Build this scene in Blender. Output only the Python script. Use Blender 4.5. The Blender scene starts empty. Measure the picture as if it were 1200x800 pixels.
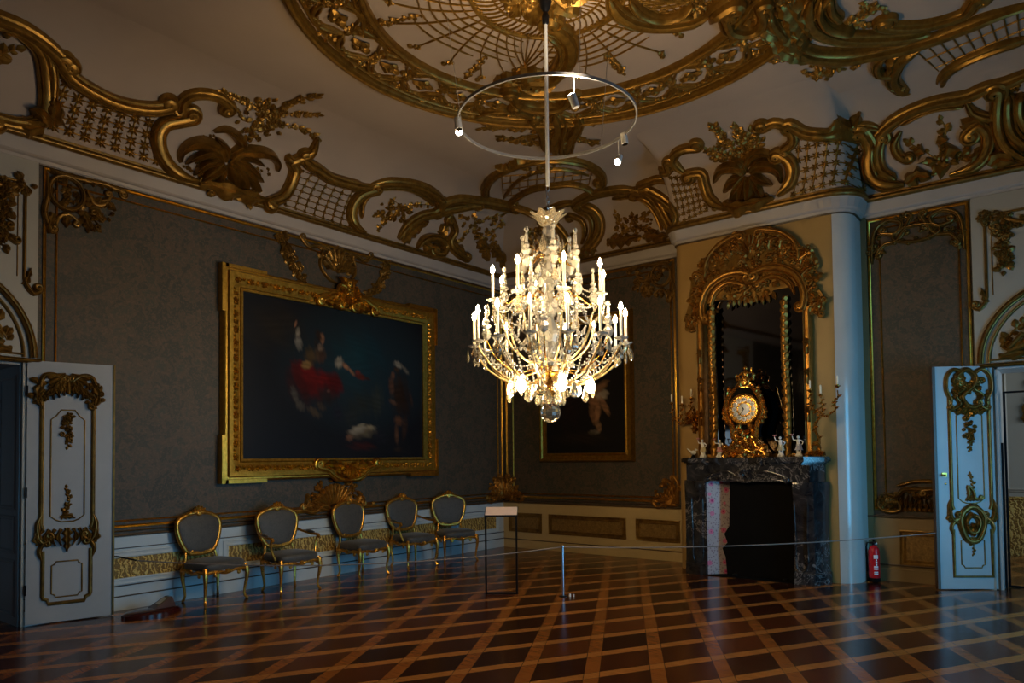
import bpy, bmesh, math, random
from math import pi, sin, cos, sqrt, atan2, exp
from mathutils import Vector, Matrix
scene = bpy.context.scene
COL = scene.collection
RND = random.Random(7)

# ---------------------------------------------------------------- mesh builder
class MB:
    def __init__(self): self.v = []; self.f = []
    def add(self, vs, fs):
        b = len(self.v); self.v.extend(tuple(p) for p in vs)
        self.f.extend(tuple(i + b for i in q) for q in fs); return self
    def grid(self, rows, cu=False, cv=False):
        n = len(rows); m = len(rows[0]); vs = [p for r in rows for p in r]; fs = []
        for i in range(n if cv else n - 1):
            for j in range(m if cu else m - 1):
                a = i * m + j; b = i * m + (j + 1) % m
                c = ((i + 1) % n) * m + (j + 1) % m; d = ((i + 1) % n) * m + j
                fs.append((a, b, c, d))
        return self.add(vs, fs)
    def box(self, x0, y0, z0, x1, y1, z1):
        vs = [(x, y, z) for z in (z0, z1) for y in (y0, y1) for x in (x0, x1)]
        return self.add(vs, [(0, 2, 3, 1), (4, 5, 7, 6), (0, 1, 5, 4), (2, 6, 7, 3), (0, 4, 6, 2), (1, 3, 7, 5)])
    def lathe(self, prof, n=16, c=(0, 0, 0), cap=True, sx=1, sy=1):
        rows = [[(c[0] + r * sx * cos(2 * pi * k / n), c[1] + r * sy * sin(2 * pi * k / n), c[2] + z) for k in range(n)] for r, z in prof]
        self.grid(rows, cu=True)
        if cap:
            for row, rev in ((rows[0], True), (rows[-1], False)):
                b = len(self.v); self.v.extend(row); q = tuple(range(b, b + n)); self.f.append(q[::-1] if rev else q)
        return self
    def tube(self, pts, r, n=8, cap=True, flat=None):
        pts = [Vector(p) for p in pts]; N = len(pts)
        rs = r if isinstance(r, (list, tuple)) else [r] * N
        t0 = (pts[1] - pts[0]).normalized(); up = Vector((0, 0, 1)) if abs(t0.z) < .9 else Vector((1, 0, 0))
        nrm = (up - t0 * up.dot(t0)).normalized(); rows = []
        for i in range(N):
            t = (pts[min(i + 1, N - 1)] - pts[max(i - 1, 0)])
            t = t.normalized() if t.length > 1e-9 else t0
            nrm = nrm - t * nrm.dot(t); nrm = nrm.normalized() if nrm.length > 1e-6 else Vector((1, 0, 0)); bi = t.cross(nrm)
            k = flat or 1.0
            rows.append([tuple(pts[i] + nrm * rs[i] * cos(2 * pi * j / n) + bi * rs[i] * k * sin(2 * pi * j / n)) for j in range(n)])
        self.grid(rows, cu=True)
        if cap:
            for row, rev in ((rows[0], True), (rows[-1], False)):
                b = len(self.v); self.v.extend(row); q = tuple(range(b, b + n)); self.f.append(q[::-1] if rev else q)
        return self
    def ball(self, c, r, n=10, m=6, sx=1, sy=1, sz=1):
        rows = [[(c[0] + r * sx * sin(pi * i / m) * cos(2 * pi * k / n), c[1] + r * sy * sin(pi * i / m) * sin(2 * pi * k / n), c[2] - r * sz * cos(pi * i / m)) for k in range(n)] for i in range(m + 1)]
        return self.grid(rows, cu=True)
    def prism(self, outline, S, h0, h1):
        """outline in (u,v), mapped by S(u,v,h), extruded from h0 to h1"""
        n = len(outline); a = [S(u, v, h0) for u, v in outline]; b = [S(u, v, h1) for u, v in outline]
        fs = [tuple(range(n)), tuple(range(2 * n - 1, n - 1, -1))] + [(i, (i + 1) % n, n + (i + 1) % n, n + i) for i in range(n)]
        return self.add(a + b, fs)
    def build(self, name, mat, parent=None, smooth=True, recalc=True, angle=None):
        w = Vector((0, 0, 0)); p = parent
        while p is not None: w += p.location; p = p.parent
        me = bpy.data.meshes.new(name)
        me.from_pydata([(a - w.x, b - w.y, c - w.z) for a, b, c in self.v], [], self.f)
        if recalc:
            bm = bmesh.new(); bm.from_mesh(me)
            bmesh.ops.remove_doubles(bm, verts=bm.verts, dist=1e-5)
            bmesh.ops.recalc_face_normals(bm, faces=bm.faces); bm.to_mesh(me); bm.free()
        me.materials.append(mat)
        if smooth:
            me.shade_smooth()
            me.set_sharp_from_angle(angle=math.radians(angle or 40))
        o = bpy.data.objects.new(name, me); COL.objects.link(o); o.parent = parent
        return o

def tag(o, label=None, cat=None, group=None, kind=None):
    if label: o['label'] = label
    if cat: o['category'] = cat
    if group: o['group'] = group
    if kind: o['kind'] = kind
    return o
def thing(name, loc, label, cat, group=None):
    o = bpy.data.objects.new(name, None); o.location = loc; o.empty_display_size = .1
    COL.objects.link(o); return tag(o, label, cat, group)
def struct(o): o['kind'] = 'structure'; return o
def copy_tree(o, parent=None):
    c = o.copy(); COL.objects.link(c); c.parent = parent
    for ch in o.children: copy_tree(ch, c)
    return c

# ---------------------------------------------------------------- curves in a surface's own (u,v)
def catmull(pts, step, closed=False):
    P = [Vector((p[0], p[1])) for p in pts]; n = len(P); out = []
    rng = n if closed else n - 1
    for i in range(rng):
        if closed: a, b, c, d = P[i - 1], P[i], P[(i + 1) % n], P[(i + 2) % n]
        else: a, b, c, d = P[max(i - 1, 0)], P[i], P[i + 1], P[min(i + 2, n - 1)]
        k = max(2, int((c - b).length / step))
        for j in range(k):
            t = j / k
            out.append(.5 * ((2 * b) + (c - a) * t + (2 * a - 5 * b + 4 * c - d) * t * t + (3 * b - a - 3 * c + d) * t ** 3))
    if not closed: out.append(P[-1])
    return out
def curl(p, th, r, sgn, turns=1.35):
    out = []; rr = r; ang = 0
    while ang < turns * 2 * pi:
        d = .35; p = p + Vector((cos(th), sin(th))) * rr * d; th += sgn * d; ang += d; rr *= .955; out.append(p.copy())
    return out
ROUND = [(-1, 0), (-.85, .55), (-.5, .9), (0, 1), (.5, .9), (.85, .55), (1, 0)]
GROOVE = [(-1, 0), (-1, .35), (-.8, .6), (-.62, .5), (-.5, .85), (-.15, 1), (.2, .95), (.45, .6), (.6, .75), (.85, .65), (1, .3), (1, 0)]
FLAT = [(-1, 0), (-1, .8), (-.8, 1), (.8, 1), (1, .8), (1, 0)]
HOLLOW = [(-1, 0), (-1, .8), (-.8, 1), (-.6, .75), (0, .4), (.6, .75), (.8, 1), (1, .8), (1, 0)]
def relief(m, S, pts, w, h, prof=GROOVE, closed=False, taper=(.12, .12), cs=0, ce=0, step=None, smooth=True):
    step = step or max(.02, w * .8)
    P = catmull(pts, step, closed) if smooth else [Vector(p) for p in pts]
    if cs:
        d = P[0] - P[1]; P = curl(P[0], atan2(d.y, d.x), abs(cs), 1 if cs > 0 else -1)[::-1] + P
    if ce:
        d = P[-1] - P[-2]; P = P + curl(P[-1], atan2(d.y, d.x), abs(ce), 1 if ce > 0 else -1)
    n = len(P); rows = []
    for i, p in enumerate(P):
        if closed: t = P[(i + 1) % n] - P[i - 1]
        else: t = P[min(i + 1, n - 1)] - P[max(i - 1, 0)]
        if t.length < 1e-9: t = Vector((1, 0))
        t.normalize(); nn = Vector((-t.y, t.x)); s = i / max(1, n - 1); k = 1.0
        if not closed:
            if taper[0] and s < taper[0]: k *= .3 + .7 * s / taper[0]
            if taper[1] and s > 1 - taper[1]: k *= .3 + .7 * (1 - s) / taper[1]
        rows.append([S(p.x + nn.x * a * w * k, p.y + nn.y * a * w * k, h * b * (.4 + .6 * k)) for a, b in prof])
    m.grid(rows, cv=closed)
    if not closed:
        for r in (rows[0], rows[-1]):
            b = len(m.v); m.v.extend(r); m.f.append(tuple(range(b, b + len(r))))
def leaf(m, S, pts, w, h, lobes=5, h0=.0):
    P = catmull(pts, max(.008, w * .3)); n = len(P); rows = []
    for i, p in enumerate(P):
        t = P[min(i + 1, n - 1)] - P[max(i - 1, 0)]; t.normalize(); nn = Vector((-t.y, t.x)); s = i / (n - 1)
        k = sin(pi * min(1, .12 + .88 * s ** .8)) ** .7 if s < 1 else 0
        k = max(.04, k) * (1 + .36 * cos(2 * pi * lobes * s)) if lobes else max(.04, k)
        hh = h0 + h * (.45 + .55 * sin(pi * min(1, s * .9)))
        rows.append([S(p.x + nn.x * a * w * k, p.y + nn.y * a * w * k, hh * b) for a, b in ((-1, .05), (-.8, .6), (-.45, .95), (0, .6), (.45, .95), (.8, .6), (1, .05))])
    m.grid(rows)
def dart(m, S, u, v, th, L, w, h):
    c, s = cos(th), sin(th)
    def q(a, b, z): return S(u + c * a - s * b, v + s * a + c * b, z)
    vs = [q(0, 0, h * .3), q(L * .35, w, h * .35), q(L * .75, w * .7, h * .45), q(L, 0, h * .2), q(L * .75, -w * .7, h * .45), q(L * .35, -w, h * .35), q(L * .4, 0, h), q(L * .75, 0, h * .9)]
    m.add(vs, [(0, 6, 1), (1, 6, 7, 2), (2, 7, 3), (3, 7, 4), (4, 7, 6, 5), (5, 6, 0)])
def flower(m, S, u, v, r, h, n=5, a0=None):
    a0 = RND.random() * 6 if a0 is None else a0
    for k in range(n): dart(m, S, u, v, a0 + 2 * pi * k / n, r, r * .42, h)
    boss(m, S, u, v, r * .3, h * 1.3)
def boss(m, S, u, v, r, h, n=8):
    rows = [[S(u + r * k * cos(2 * pi * j / n), v + r * k * sin(2 * pi * j / n), h * z) for j in range(n)] for k, z in ((1, 0), (.85, .55), (.5, .9), (.02, 1))]
    m.grid(rows, cu=True)
def sprig(m, S, pts, size, n, stem=.008, fl=True):
    P = catmull(pts, size * .5); relief(m, S, pts, stem, stem * 1.5, ROUND, step=size * .6)
    L = len(P)
    for k in range(n):
        i = min(L - 2, int((k + .7) / n * (L - 1))); p = P[i]; t = P[i + 1] - p; th = atan2(t.y, t.x)
        sd = 1 if k % 2 else -1; q = size * RND.uniform(.7, 1.25)
        dart(m, S, p.x, p.y, th + sd * RND.uniform(.5, 1.1), q, q * .36, q * .35)
        if RND.random() < .45: dart(m, S, p.x, p.y, th - sd * RND.uniform(.3, .9), q * .8, q * .3, q * .3)
        if fl and RND.random() < .2: flower(m, S, p.x, p.y, q * .5, q * .35)
    t = P[-1] - P[-2]; dart(m, S, P[-1].x, P[-1].y, atan2(t.y, t.x), size, size * .35, size * .3)
def cluster(m, S, c, r, n, size, h=None):
    h = h or size * .5
    for k in range(n):
        a = RND.random() * 2 * pi; d = sqrt(RND.random()); u = c[0] + r[0] * d * cos(a); v = c[1] + r[1] * d * sin(a); q = size * RND.uniform(.6, 1.3)
        x = RND.random()
        if x < .3: flower(m, S, u, v, q * .6, h * RND.uniform(.6, 1.2))
        elif x < .8: dart(m, S, u, v, a + RND.uniform(-.9, .9), q, q * .38, h * RND.uniform(.6, 1.3))
        else:
            th = RND.random() * 6; sg = RND.choice((-1, 1))
            relief(m, S, [(u, v), (u + q * .6 * cos(th), v + q * .6 * sin(th))], q * .16, h, ROUND, ce=sg * q * .35, step=q * .2)
def net(m, S, q, nu, nv, w=.011, h=.02, star=.05, bow=0.0):
    """square trellis inside the quad q (four (u,v) corners, in order), a four-leaf star on each crossing"""
    def B(a, b):
        u = (1 - a) * (1 - b) * q[0][0] + a * (1 - b) * q[1][0] + a * b * q[2][0] + (1 - a) * b * q[3][0]
        v = (1 - a) * (1 - b) * q[0][1] + a * (1 - b) * q[1][1] + a * b * q[2][1] + (1 - a) * b * q[3][1]
        return (u, v + bow * 4 * a * (1 - a) * (1 - b))
    for i in range(nu + 1): relief(m, S, [B(i / nu, t / 8) for t in range(9)], w, h, ROUND, taper=(0, 0), step=.1)
    for j in range(nv + 1): relief(m, S, [B(t / 8, j / nv) for t in range(9)], w, h, ROUND, taper=(0, 0), step=.1)
    if star:
        for i in range(nu + 1):
            for j in range(nv + 1):
                p = B(i / nu, j / nv); [dart(m, S, p[0], p[1], k * pi / 4, star * (1 if k % 2 else .8), star * .2, h * 1.5) for k in range(8)]
def shell(m, S, c, r, a0, a1, n, h, r0=.15):
    """fan of fluted lobes around c"""
    for k in range(n):
        a = a0 + (a1 - a0) * (k + .5) / n; w = r * abs(a1 - a0) / n * .5
        rr = r * (.86 + .14 * sin(pi * (k + .5) / n))
        rows = []
        for i in range(7):
            s = r0 + (1 - r0) * i / 6; d = rr * s; ww = w * s * (1 if i < 6 else .4)
            rows.append([S(c[0] + cos(a) * d - sin(a) * ww * x, c[1] + sin(a) * d + cos(a) * ww * x, h * z * (.35 + .65 * s)) for x, z in ((-1, .2), (-.6, .8), (0, 1), (.6, .8), (1, .2))])
        m.grid(rows)
def frame_rect(m, S, u0, v0, u1, v1, prof):
    """mitred frame: prof = [(outward offset, height)]"""
    rows = []
    for a, h in prof:
        rows.append([S(u0 - a, v0 - a, h), S(u1 + a, v0 - a, h), S(u1 + a, v1 + a, h), S(u0 - a, v1 + a, h)])
    for k in range(4):
        m.grid([[r[k], r[(k + 1) % 4]] for r in rows])
BEAD = [(-1, 0), (-.9, .5), (-.4, 1), (.1, .8), (.35, .45), (.7, .6), (1, 0)]
def mould(w, h): return [(a * w, b * h) for a, b in BEAD]
def panel_path(u0, v0, u1, v1, r=0, steps=5):
    """rectangle with indented (scooped) corners"""
    if r <= 0: return [(u0, v0), (u1, v0), (u1, v1), (u0, v1)]
    out = []
    for cx, cy, a in ((u0, v0, 90), (u1, v0, 180), (u1, v1, 270), (u0, v1, 360)):
        for k in range(steps + 1):
            t = math.radians(a - 90 * k / steps); out.append((cx + r * cos(t), cy + r * sin(t)))
    return out
def sweep_plan(m, path, prof, closed=False):
    """profile [(distance out of the wall, z)] carried along a plan outline; the room is to the right of the path"""
    P = [Vector(p) for p in path]; n = len(P); rows = []
    for i in range(n):
        d0 = (P[i] - P[i - 1]).normalized() if i else (P[1] - P[0]).normalized()
        d1 = (P[i + 1] - P[i]).normalized() if i < n - 1 else d0
        n0 = Vector((d0.y, -d0.x)); n1 = Vector((d1.y, -d1.x)); b = (n0 + n1)
        b = b / max(.3, b.dot(n0)) if b.length > 1e-6 else n0
        rows.append([(P[i].x + b.x * d, P[i].y + b.y * d, z) for d, z in prof])
    m.grid(rows)
    return m
DAY = (4, 10, 118); EXPO = 0.0
# ---------------------------------------------------------------- materials
class NT:
    def __init__(self, name):
        self.m = bpy.data.materials.new(name); self.m.use_nodes = True; self.t = self.m.node_tree
        self.b = self.t.nodes['Principled BSDF']; self.out = self.t.nodes['Material Output']
    def n(self, typ, **kw):
        nd = self.t.nodes.new(typ)
        for k, v in kw.items():
            if k.startswith('i_'): nd.inputs[k[2:].replace('_', ' ')].default_value = v
            else: setattr(nd, k, v)
        return nd
    def l(self, a, b): self.t.links.new(a, b)
    def coord(self, scale=(1, 1, 1), rot=(0, 0, 0), kind='Object'):
        tc = self.n('ShaderNodeTexCoord'); mp = self.n('ShaderNodeMapping'); mp.inputs['Scale'].default_value = scale; mp.inputs['Rotation'].default_value = rot
        self.l(tc.outputs[kind], mp.inputs['Vector']); return mp.outputs['Vector']
    def noise(self, vec, scale, detail=3, rough=.55, dist=0):
        nd = self.n('ShaderNodeTexNoise'); nd.inputs['Scale'].default_value = scale; nd.inputs['Detail'].default_value = detail
        nd.inputs['Roughness'].default_value = rough; nd.inputs['Distortion'].default_value = dist
        if vec: self.l(vec, nd.inputs['Vector'])
        return nd.outputs['Fac']
    def ramp(self, fac, stops, interp='LINEAR'):
        nd = self.n('ShaderNodeValToRGB'); nd.color_ramp.interpolation = interp; e = nd.color_ramp.elements
        while len(e) < len(stops): e.new(.5)
        for k, (p, c) in enumerate(stops): e[k].position = p; e[k].color = (*c, 1)
        self.l(fac, nd.inputs['Fac']); return nd.outputs['Color']
    def math(self, op, a, b=None, c=None):
        nd = self.n('ShaderNodeMath', operation=op)
        for i, x in enumerate((a, b, c)):
            if x is None: continue
            if isinstance(x, (int, float)): nd.inputs[i].default_value = x
            else: self.l(x, nd.inputs[i])
        return nd.outputs[0]
    def mix(self, fac, a, b):
        nd = self.n('ShaderNodeMix', data_type='RGBA')
        for s, x in ((0, fac), (6, a), (7, b)):
            if isinstance(x, (int, float)): nd.inputs[s].default_value = x
            elif isinstance(x, tuple): nd.inputs[s].default_value = (*x, 1)
            else: self.l(x, nd.inputs[s])
        return nd.outputs[2]
    def bump(self, h, strength=.3, dist=.01):
        nd = self.n('ShaderNodeBump'); nd.inputs['Strength'].default_value = strength; nd.inputs['Distance'].default_value = dist
        self.l(h, nd.inputs['Height']); self.l(nd.outputs['Normal'], self.b.inputs['Normal'])
    def set(self, col=None, rough=None, metal=None, **kw):
        if col is not None:
            if isinstance(col, tuple): self.b.inputs['Base Color'].default_value = (*col, 1)
            else: self.l(col, self.b.inputs['Base Color'])
        if rough is not None:
            if isinstance(rough, (int, float)): self.b.inputs['Roughness'].default_value = rough
            else: self.l(rough, self.b.inputs['Roughness'])
        if metal is not None: self.b.inputs['Metallic'].default_value = metal
        for k, v in kw.items():
            s = self.b.inputs[k.replace('_', ' ')]
            if isinstance(v, bpy.types.NodeSocket): self.l(v, s)
            else: s.default_value = v
        return self.m
def plain(name, col, rough=.5, metal=0, var=.12, scale=6, bump=0, **kw):
    t = NT(name); v = t.coord(); f = t.noise(v, scale, 4)
    c = t.ramp(f, [(.25, tuple(x * (1 - var) for x in col)), (.75, tuple(min(1, x * (1 + var)) for x in col))])
    if bump: t.bump(t.noise(v, scale * 8, 3), bump, .004)
    return t.set(c, rough, metal, **kw)
def gold(name, a, b, rough=.32, scale=14, bump=.25, metal=1.0):
    t = NT(name); v = t.coord(); f = t.noise(v, scale, 4, .6)
    c = t.ramp(f, [(.3, a), (.7, b)])
    r = t.math('MULTIPLY_ADD', t.noise(v, scale * 2.3, 3), .25, rough - .12)
    t.bump(t.noise(v, scale * 5, 2), bump, .006)
    return t.set(c, r, metal)
M = {}
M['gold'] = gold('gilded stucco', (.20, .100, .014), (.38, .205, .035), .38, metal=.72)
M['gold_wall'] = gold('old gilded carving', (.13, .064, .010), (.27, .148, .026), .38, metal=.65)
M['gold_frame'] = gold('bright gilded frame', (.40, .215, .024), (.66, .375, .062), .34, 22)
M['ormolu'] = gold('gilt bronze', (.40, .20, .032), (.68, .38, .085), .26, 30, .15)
M['ceiling'] = plain('ceiling plaster', (.38, .295, .230), .9, 0, .06, 1.2)
M['cornice'] = plain('painted cornice', (.36, .315, .275), .6, 0, .06, 3)
M['cream'] = plain('cream painted plaster', (.33, .200, .060), .5, 0, .06, 2)
M['panel_white'] = plain('off white wall panelling', (.34, .32, .27), .5, 0, .05, 3)
M['dado_cool_lit'] = plain('dado paint tinted by cool daylight', (.46, .51, .52), .42, 0, .06, 4)  # left wall dado, with the cool daylight put into its colour
M['dado_warm_lit'] = plain('dado paint tinted by warm light', (.46, .34, .155), .45, 0, .06, 4)  # same dado paint on the back wall, warm light put into its colour
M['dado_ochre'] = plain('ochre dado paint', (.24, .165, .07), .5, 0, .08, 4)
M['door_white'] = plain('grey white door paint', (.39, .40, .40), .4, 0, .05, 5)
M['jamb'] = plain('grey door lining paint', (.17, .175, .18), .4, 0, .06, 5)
M['dark'] = plain('sooty black', (.005, .0045, .004), .9, 0, .2, 6, Specular_IOR_Level=.08)
M['black_metal'] = plain('black powder coated metal', (.012, .013, .016), .35, .6, .1, 20)
M['brown_line'] = plain('brown painted molding', (.075, .042, .018), .45, 0, .12, 5)
M['steel'] = plain('brushed steel', (.6, .62, .66), .28, 1, .06, 40)
M['white_metal'] = plain('white enamel', (.72, .72, .70), .35, 0, .03, 20)
M['candle'] = plain('candle wax', (.85, .78, .62), .5, 0, .04, 20)
M['rope'] = plain('grey barrier cord', (.20, .17, .15), .7, 0, .1, 60)
M['porcelain'] = plain('white porcelain', (.74, .73, .70), .18, 0, .05, 30)
M['red_paint'] = plain('red gloss paint', (.55, .012, .018), .25, 0, .05, 20)
M['label_white'] = plain('white printed label', (.75, .72, .72), .4, 0, .03, 20)
M['pink_label'] = plain('pale pink card', (.62, .50, .48), .6, 0, .04, 20)
M['ink'] = plain('grey print', (.16, .13, .13), .7, 0, .05, 20)
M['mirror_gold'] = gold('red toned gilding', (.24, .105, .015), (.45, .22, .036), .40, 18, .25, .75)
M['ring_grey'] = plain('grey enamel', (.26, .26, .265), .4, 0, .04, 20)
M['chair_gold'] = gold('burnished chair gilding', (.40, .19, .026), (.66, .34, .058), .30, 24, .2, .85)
M['brass'] = gold('pale lacquered brass', (.62, .44, .20), (.86, .66, .34), .3, 30, .1)
M['chimney_white'] = plain('pale chimney corner paint', (.46, .46, .43), .17, 0, .05, 3)
M['mirror'] = NT('old mirror glass').set((.17, .165, .16), .04, 1.0)
M['red_leather'] = plain('dark red varnished wood', (.045, .008, .007), .15, 0, .2, 20)

def mk_fabric():
    t = NT('brown green damask'); v = t.coord((1, 1, 1))
    vo = t.n('ShaderNodeTexVoronoi', feature='SMOOTH_F1'); vo.inputs['Scale'].default_value = 5.0; t.l(v, vo.inputs['Vector'])
    a = t.noise(v, 7, 3, .6, 1.6); b = t.noise(v, 34, 3, .6, .8)
    f = t.math('ADD', t.math('MULTIPLY', a, .7), t.math('MULTIPLY', vo.outputs['Distance'], .45))
    c = t.ramp(f, [(.40, (.036, .037, .024)), (.52, (.076, .048, .026)), (.60, (.022, .026, .017)), (.78, (.054, .037, .020))])
    w = t.n('ShaderNodeTexNoise'); w.inputs['Scale'].default_value = 1.0; sv = t.coord((6, 6, 240)); t.l(sv, w.inputs['Vector'])
    c2 = t.mix(t.math('MULTIPLY', t.math('GREATER_THAN', b, .56), .4), c, (.150, .080, .046))
    c3 = t.mix(t.math('MULTIPLY', w.outputs['Fac'], .35), c2, (.033, .032, .022))
    t.bump(w.outputs['Fac'], .15, .002)
    return t.set(c3, .62, 0, Sheen_Weight=.15)
M['fabric'] = mk_fabric()
def mk_seat():
    t = NT('grey silk upholstery'); v = t.coord(); a = t.noise(v, 22, 3, .6, 1.2)
    c = t.ramp(a, [(.4, (.046, .043, .037)), (.55, (.072, .064, .053)), (.65, (.042, .040, .036))])
    t.bump(t.noise(v, 160, 2), .2, .002); return t.set(c, .6, 0, Sheen_Weight=.2)
M['seat'] = mk_seat()
def mk_woven():
    t = NT('gold woven dado filling'); v = t.coord((1, 1, 1), (.6, .0, .0)); w = t.n('ShaderNodeTexWave', wave_type='BANDS', bands_direction='DIAGONAL')
    w.inputs['Scale'].default_value = 9; w.inputs['Distortion'].default_value = 9; w.inputs['Detail'].default_value = 3; w.inputs['Detail Scale'].default_value = 2.2; t.l(v, w.inputs['Vector'])
    c = t.ramp(w.outputs['Fac'], [(.25, (.20, .105, .018)), (.6, (.44, .26, .05)), (.9, (.64, .43, .12))]); t.bump(w.outputs['Fac'], .6, .01)
    return t.set(c, .45, .3)
M['woven'] = mk_woven()
def mk_ochre_panel():
    t = NT('brown gold dado filling'); v = t.coord((1, 1, 1)); a = t.noise(v, 16, 4, .65, 2)
    c = t.ramp(a, [(.35, (.16, .090, .022)), (.65, (.31, .185, .050))]); t.bump(a, .4, .006); return t.set(c, .5, .35)
M['ochre_fill'] = mk_ochre_panel()
def mk_marble():
    t = NT('grey black veined marble'); v = t.coord()
    a = t.noise(v, 5, 6, .62, 1.6); b = t.noise(v, 3.1, 5, .6, 2.6)
    vein = t.math('SUBTRACT', 1.0, t.math('MULTIPLY', t.math('ABSOLUTE', t.math('SUBTRACT', b, .5)), 40)); vein = t.math('MAXIMUM', vein, 0)
    c = t.ramp(a, [(.35, (.010, .010, .012)), (.55, (.026, .025, .026)), (.68, (.055, .047, .045)), (.8, (.02, .02, .024))])
    gate = t.math('GREATER_THAN', t.noise(v, 1.7, 2), .5)
    return t.set(t.mix(t.math('MULTIPLY', vein, gate), c, (.20, .18, .17)), .14, 0)
M['marble'] = mk_marble()
def mk_tile():
    t = NT('white tiles with magenta flowers'); v = t.coord((1, 1, 1))
    vo = t.n('ShaderNodeTexVoronoi', feature='F1'); vo.inputs['Scale'].default_value = 7.5; vo.inputs['Randomness'].default_value = .55; t.l(v, vo.inputs['Vector'])
    vs = t.n('ShaderNodeTexVoronoi', feature='F1'); vs.inputs['Scale'].default_value = 34; t.l(v, vs.inputs['Vector'])
    big = t.math('LESS_THAN', vo.outputs['Distance'], .27); core = t.math('LESS_THAN', vo.outputs['Distance'], .11)
    sm = t.math('LESS_THAN', vs.outputs['Distance'], .34)
    c = t.mix(t.math('MULTIPLY', sm, .7), (.40, .35, .36), (.20, .12, .17)); c = t.mix(t.math('MULTIPLY', big, .75), c, (.62, .10, .24)); c = t.mix(core, c, (.40, .02, .12))
    return t.set(c, .25, 0)
M['tile'] = mk_tile()
def mk_floor():
    t = NT('lozenge parquet'); v = t.coord(); sp = t.n('ShaderNodeSeparateXYZ'); t.l(v, sp.inputs[0]); x, y = sp.outputs[0], sp.outputs[1]
    A = math.radians(29.4); PP = .4835
    p1 = t.math('ADD', t.math('MULTIPLY', x, cos(A)), t.math('MULTIPLY', y, -sin(A)))
    p2 = t.math('ADD', t.math('MULTIPLY', x, cos(A)), t.math('MULTIPLY', y, sin(A)))
    q1 = t.math('DIVIDE', t.math('SUBTRACT', p1, 5.87 - PP / 2), PP); q2 = t.math('DIVIDE', t.math('SUBTRACT', p2, 2.385 - PP / 2), PP)
    f1 = t.math('ABSOLUTE', t.math('SUBTRACT', t.math('FRACT', q1), .5)); f2 = t.math('ABSOLUTE', t.math('SUBTRACT', t.math('FRACT', q2), .5))
    s1 = t.math('LESS_THAN', f1, .118); s2 = t.math('LESS_THAN', f2, .118)
    # tiles: cells between strips, random tone
    cb = t.n('ShaderNodeCombineXYZ'); t.l(t.math('FLOOR', t.math('ADD', q1, .5)), cb.inputs[0]); t.l(t.math('FLOOR', t.math('ADD', q2, .5)), cb.inputs[1])
    wn = t.n('ShaderNodeTexWhiteNoise', noise_dimensions='2D'); t.l(cb.outputs[0], wn.inputs['Vector'])
    g1 = t.noise(t.coord((3, 60, 1), (0, 0, A)), 2.2, 4, .6, .6); g2 = t.noise(t.coord((3, 60, 1), (0, 0, -A)), 2.2, 4, .6, .6)
    tile = t.ramp(wn.outputs['Value'], [(0, (.022, .005, .0018)), (.45, (.042, .0095, .003)), (.8, (.085, .020, .005)), (1, (.13, .034, .008))])
    tile = t.mix(t.math('MULTIPLY', g1, .5), tile, (.03, .009, .004))
    strip = t.ramp(g2, [(.3, (.17, .048, .008)), (.7, (.30, .100, .020))]); strip1 = t.ramp(g1, [(.3, (.24, .082, .016)), (.7, (.42, .175, .042))])
    c = t.mix(s2, tile, strip); c = t.mix(s1, c, strip1)
    e1 = t.math('LESS_THAN', t.math('ABSOLUTE', t.math('SUBTRACT', f1, .118)), .006); e2 = t.math('LESS_THAN', t.math('ABSOLUTE', t.math('SUBTRACT', f2, .118)), .006)
    c = t.mix(t.math('MULTIPLY', t.math('MAXIMUM', e1, e2), .6), c, (.02, .007, .003))
    big = t.noise(v, .8, 3)
    r = t.math('MULTIPLY_ADD', t.math('ADD', g1, t.noise(v, 9, 3)), .09, .12)
    t.bump(t.math('ADD', t.math('MULTIPLY', wn.outputs['Value'], .3), t.noise(v, 3.0, 2)), .05, .01)
    return t.set(c, r, 0, Specular_IOR_Level=.42)
M['floor'] = mk_floor()
def mk_glass(name, col, rough=.02, ior=1.5, tw=1.0):
    t = NT(name); return t.set(col, rough, 0, Transmission_Weight=tw, IOR=ior)
M['crystal'] = mk_glass('cut crystal', (1, .97, .88), .03, 1.6, .72)
M['amber_crystal'] = mk_glass('warm crystal', (1, .86, .55), .03, 1.55, .7)
M['gold_crystal'] = mk_glass('honey crystal', (1, .88, .64), .02, 1.52, .85)
M['clear_crystal'] = mk_glass('clear crystal', (1, .97, .90), .01, 1.5, .97)
M['pane'] = mk_glass('window pane', (.95, .97, 1), 0, 1.45)
def mk_emit(name, col, s):
    t = NT(name); return t.set((.9, .9, .9), .4, 0, Emission_Color=(*col, 1), Emission_Strength=s)
BULB = 1.0
M['flame'] = mk_emit('candle bulb glow', (1, .70, .36), 470)
M['frosted'] = mk_emit('frosted lamp glow', (1, .76, .42), 150)
M['spot_glow'] = mk_emit('spot lamp glow', (1, .9, .75), 60)
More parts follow.
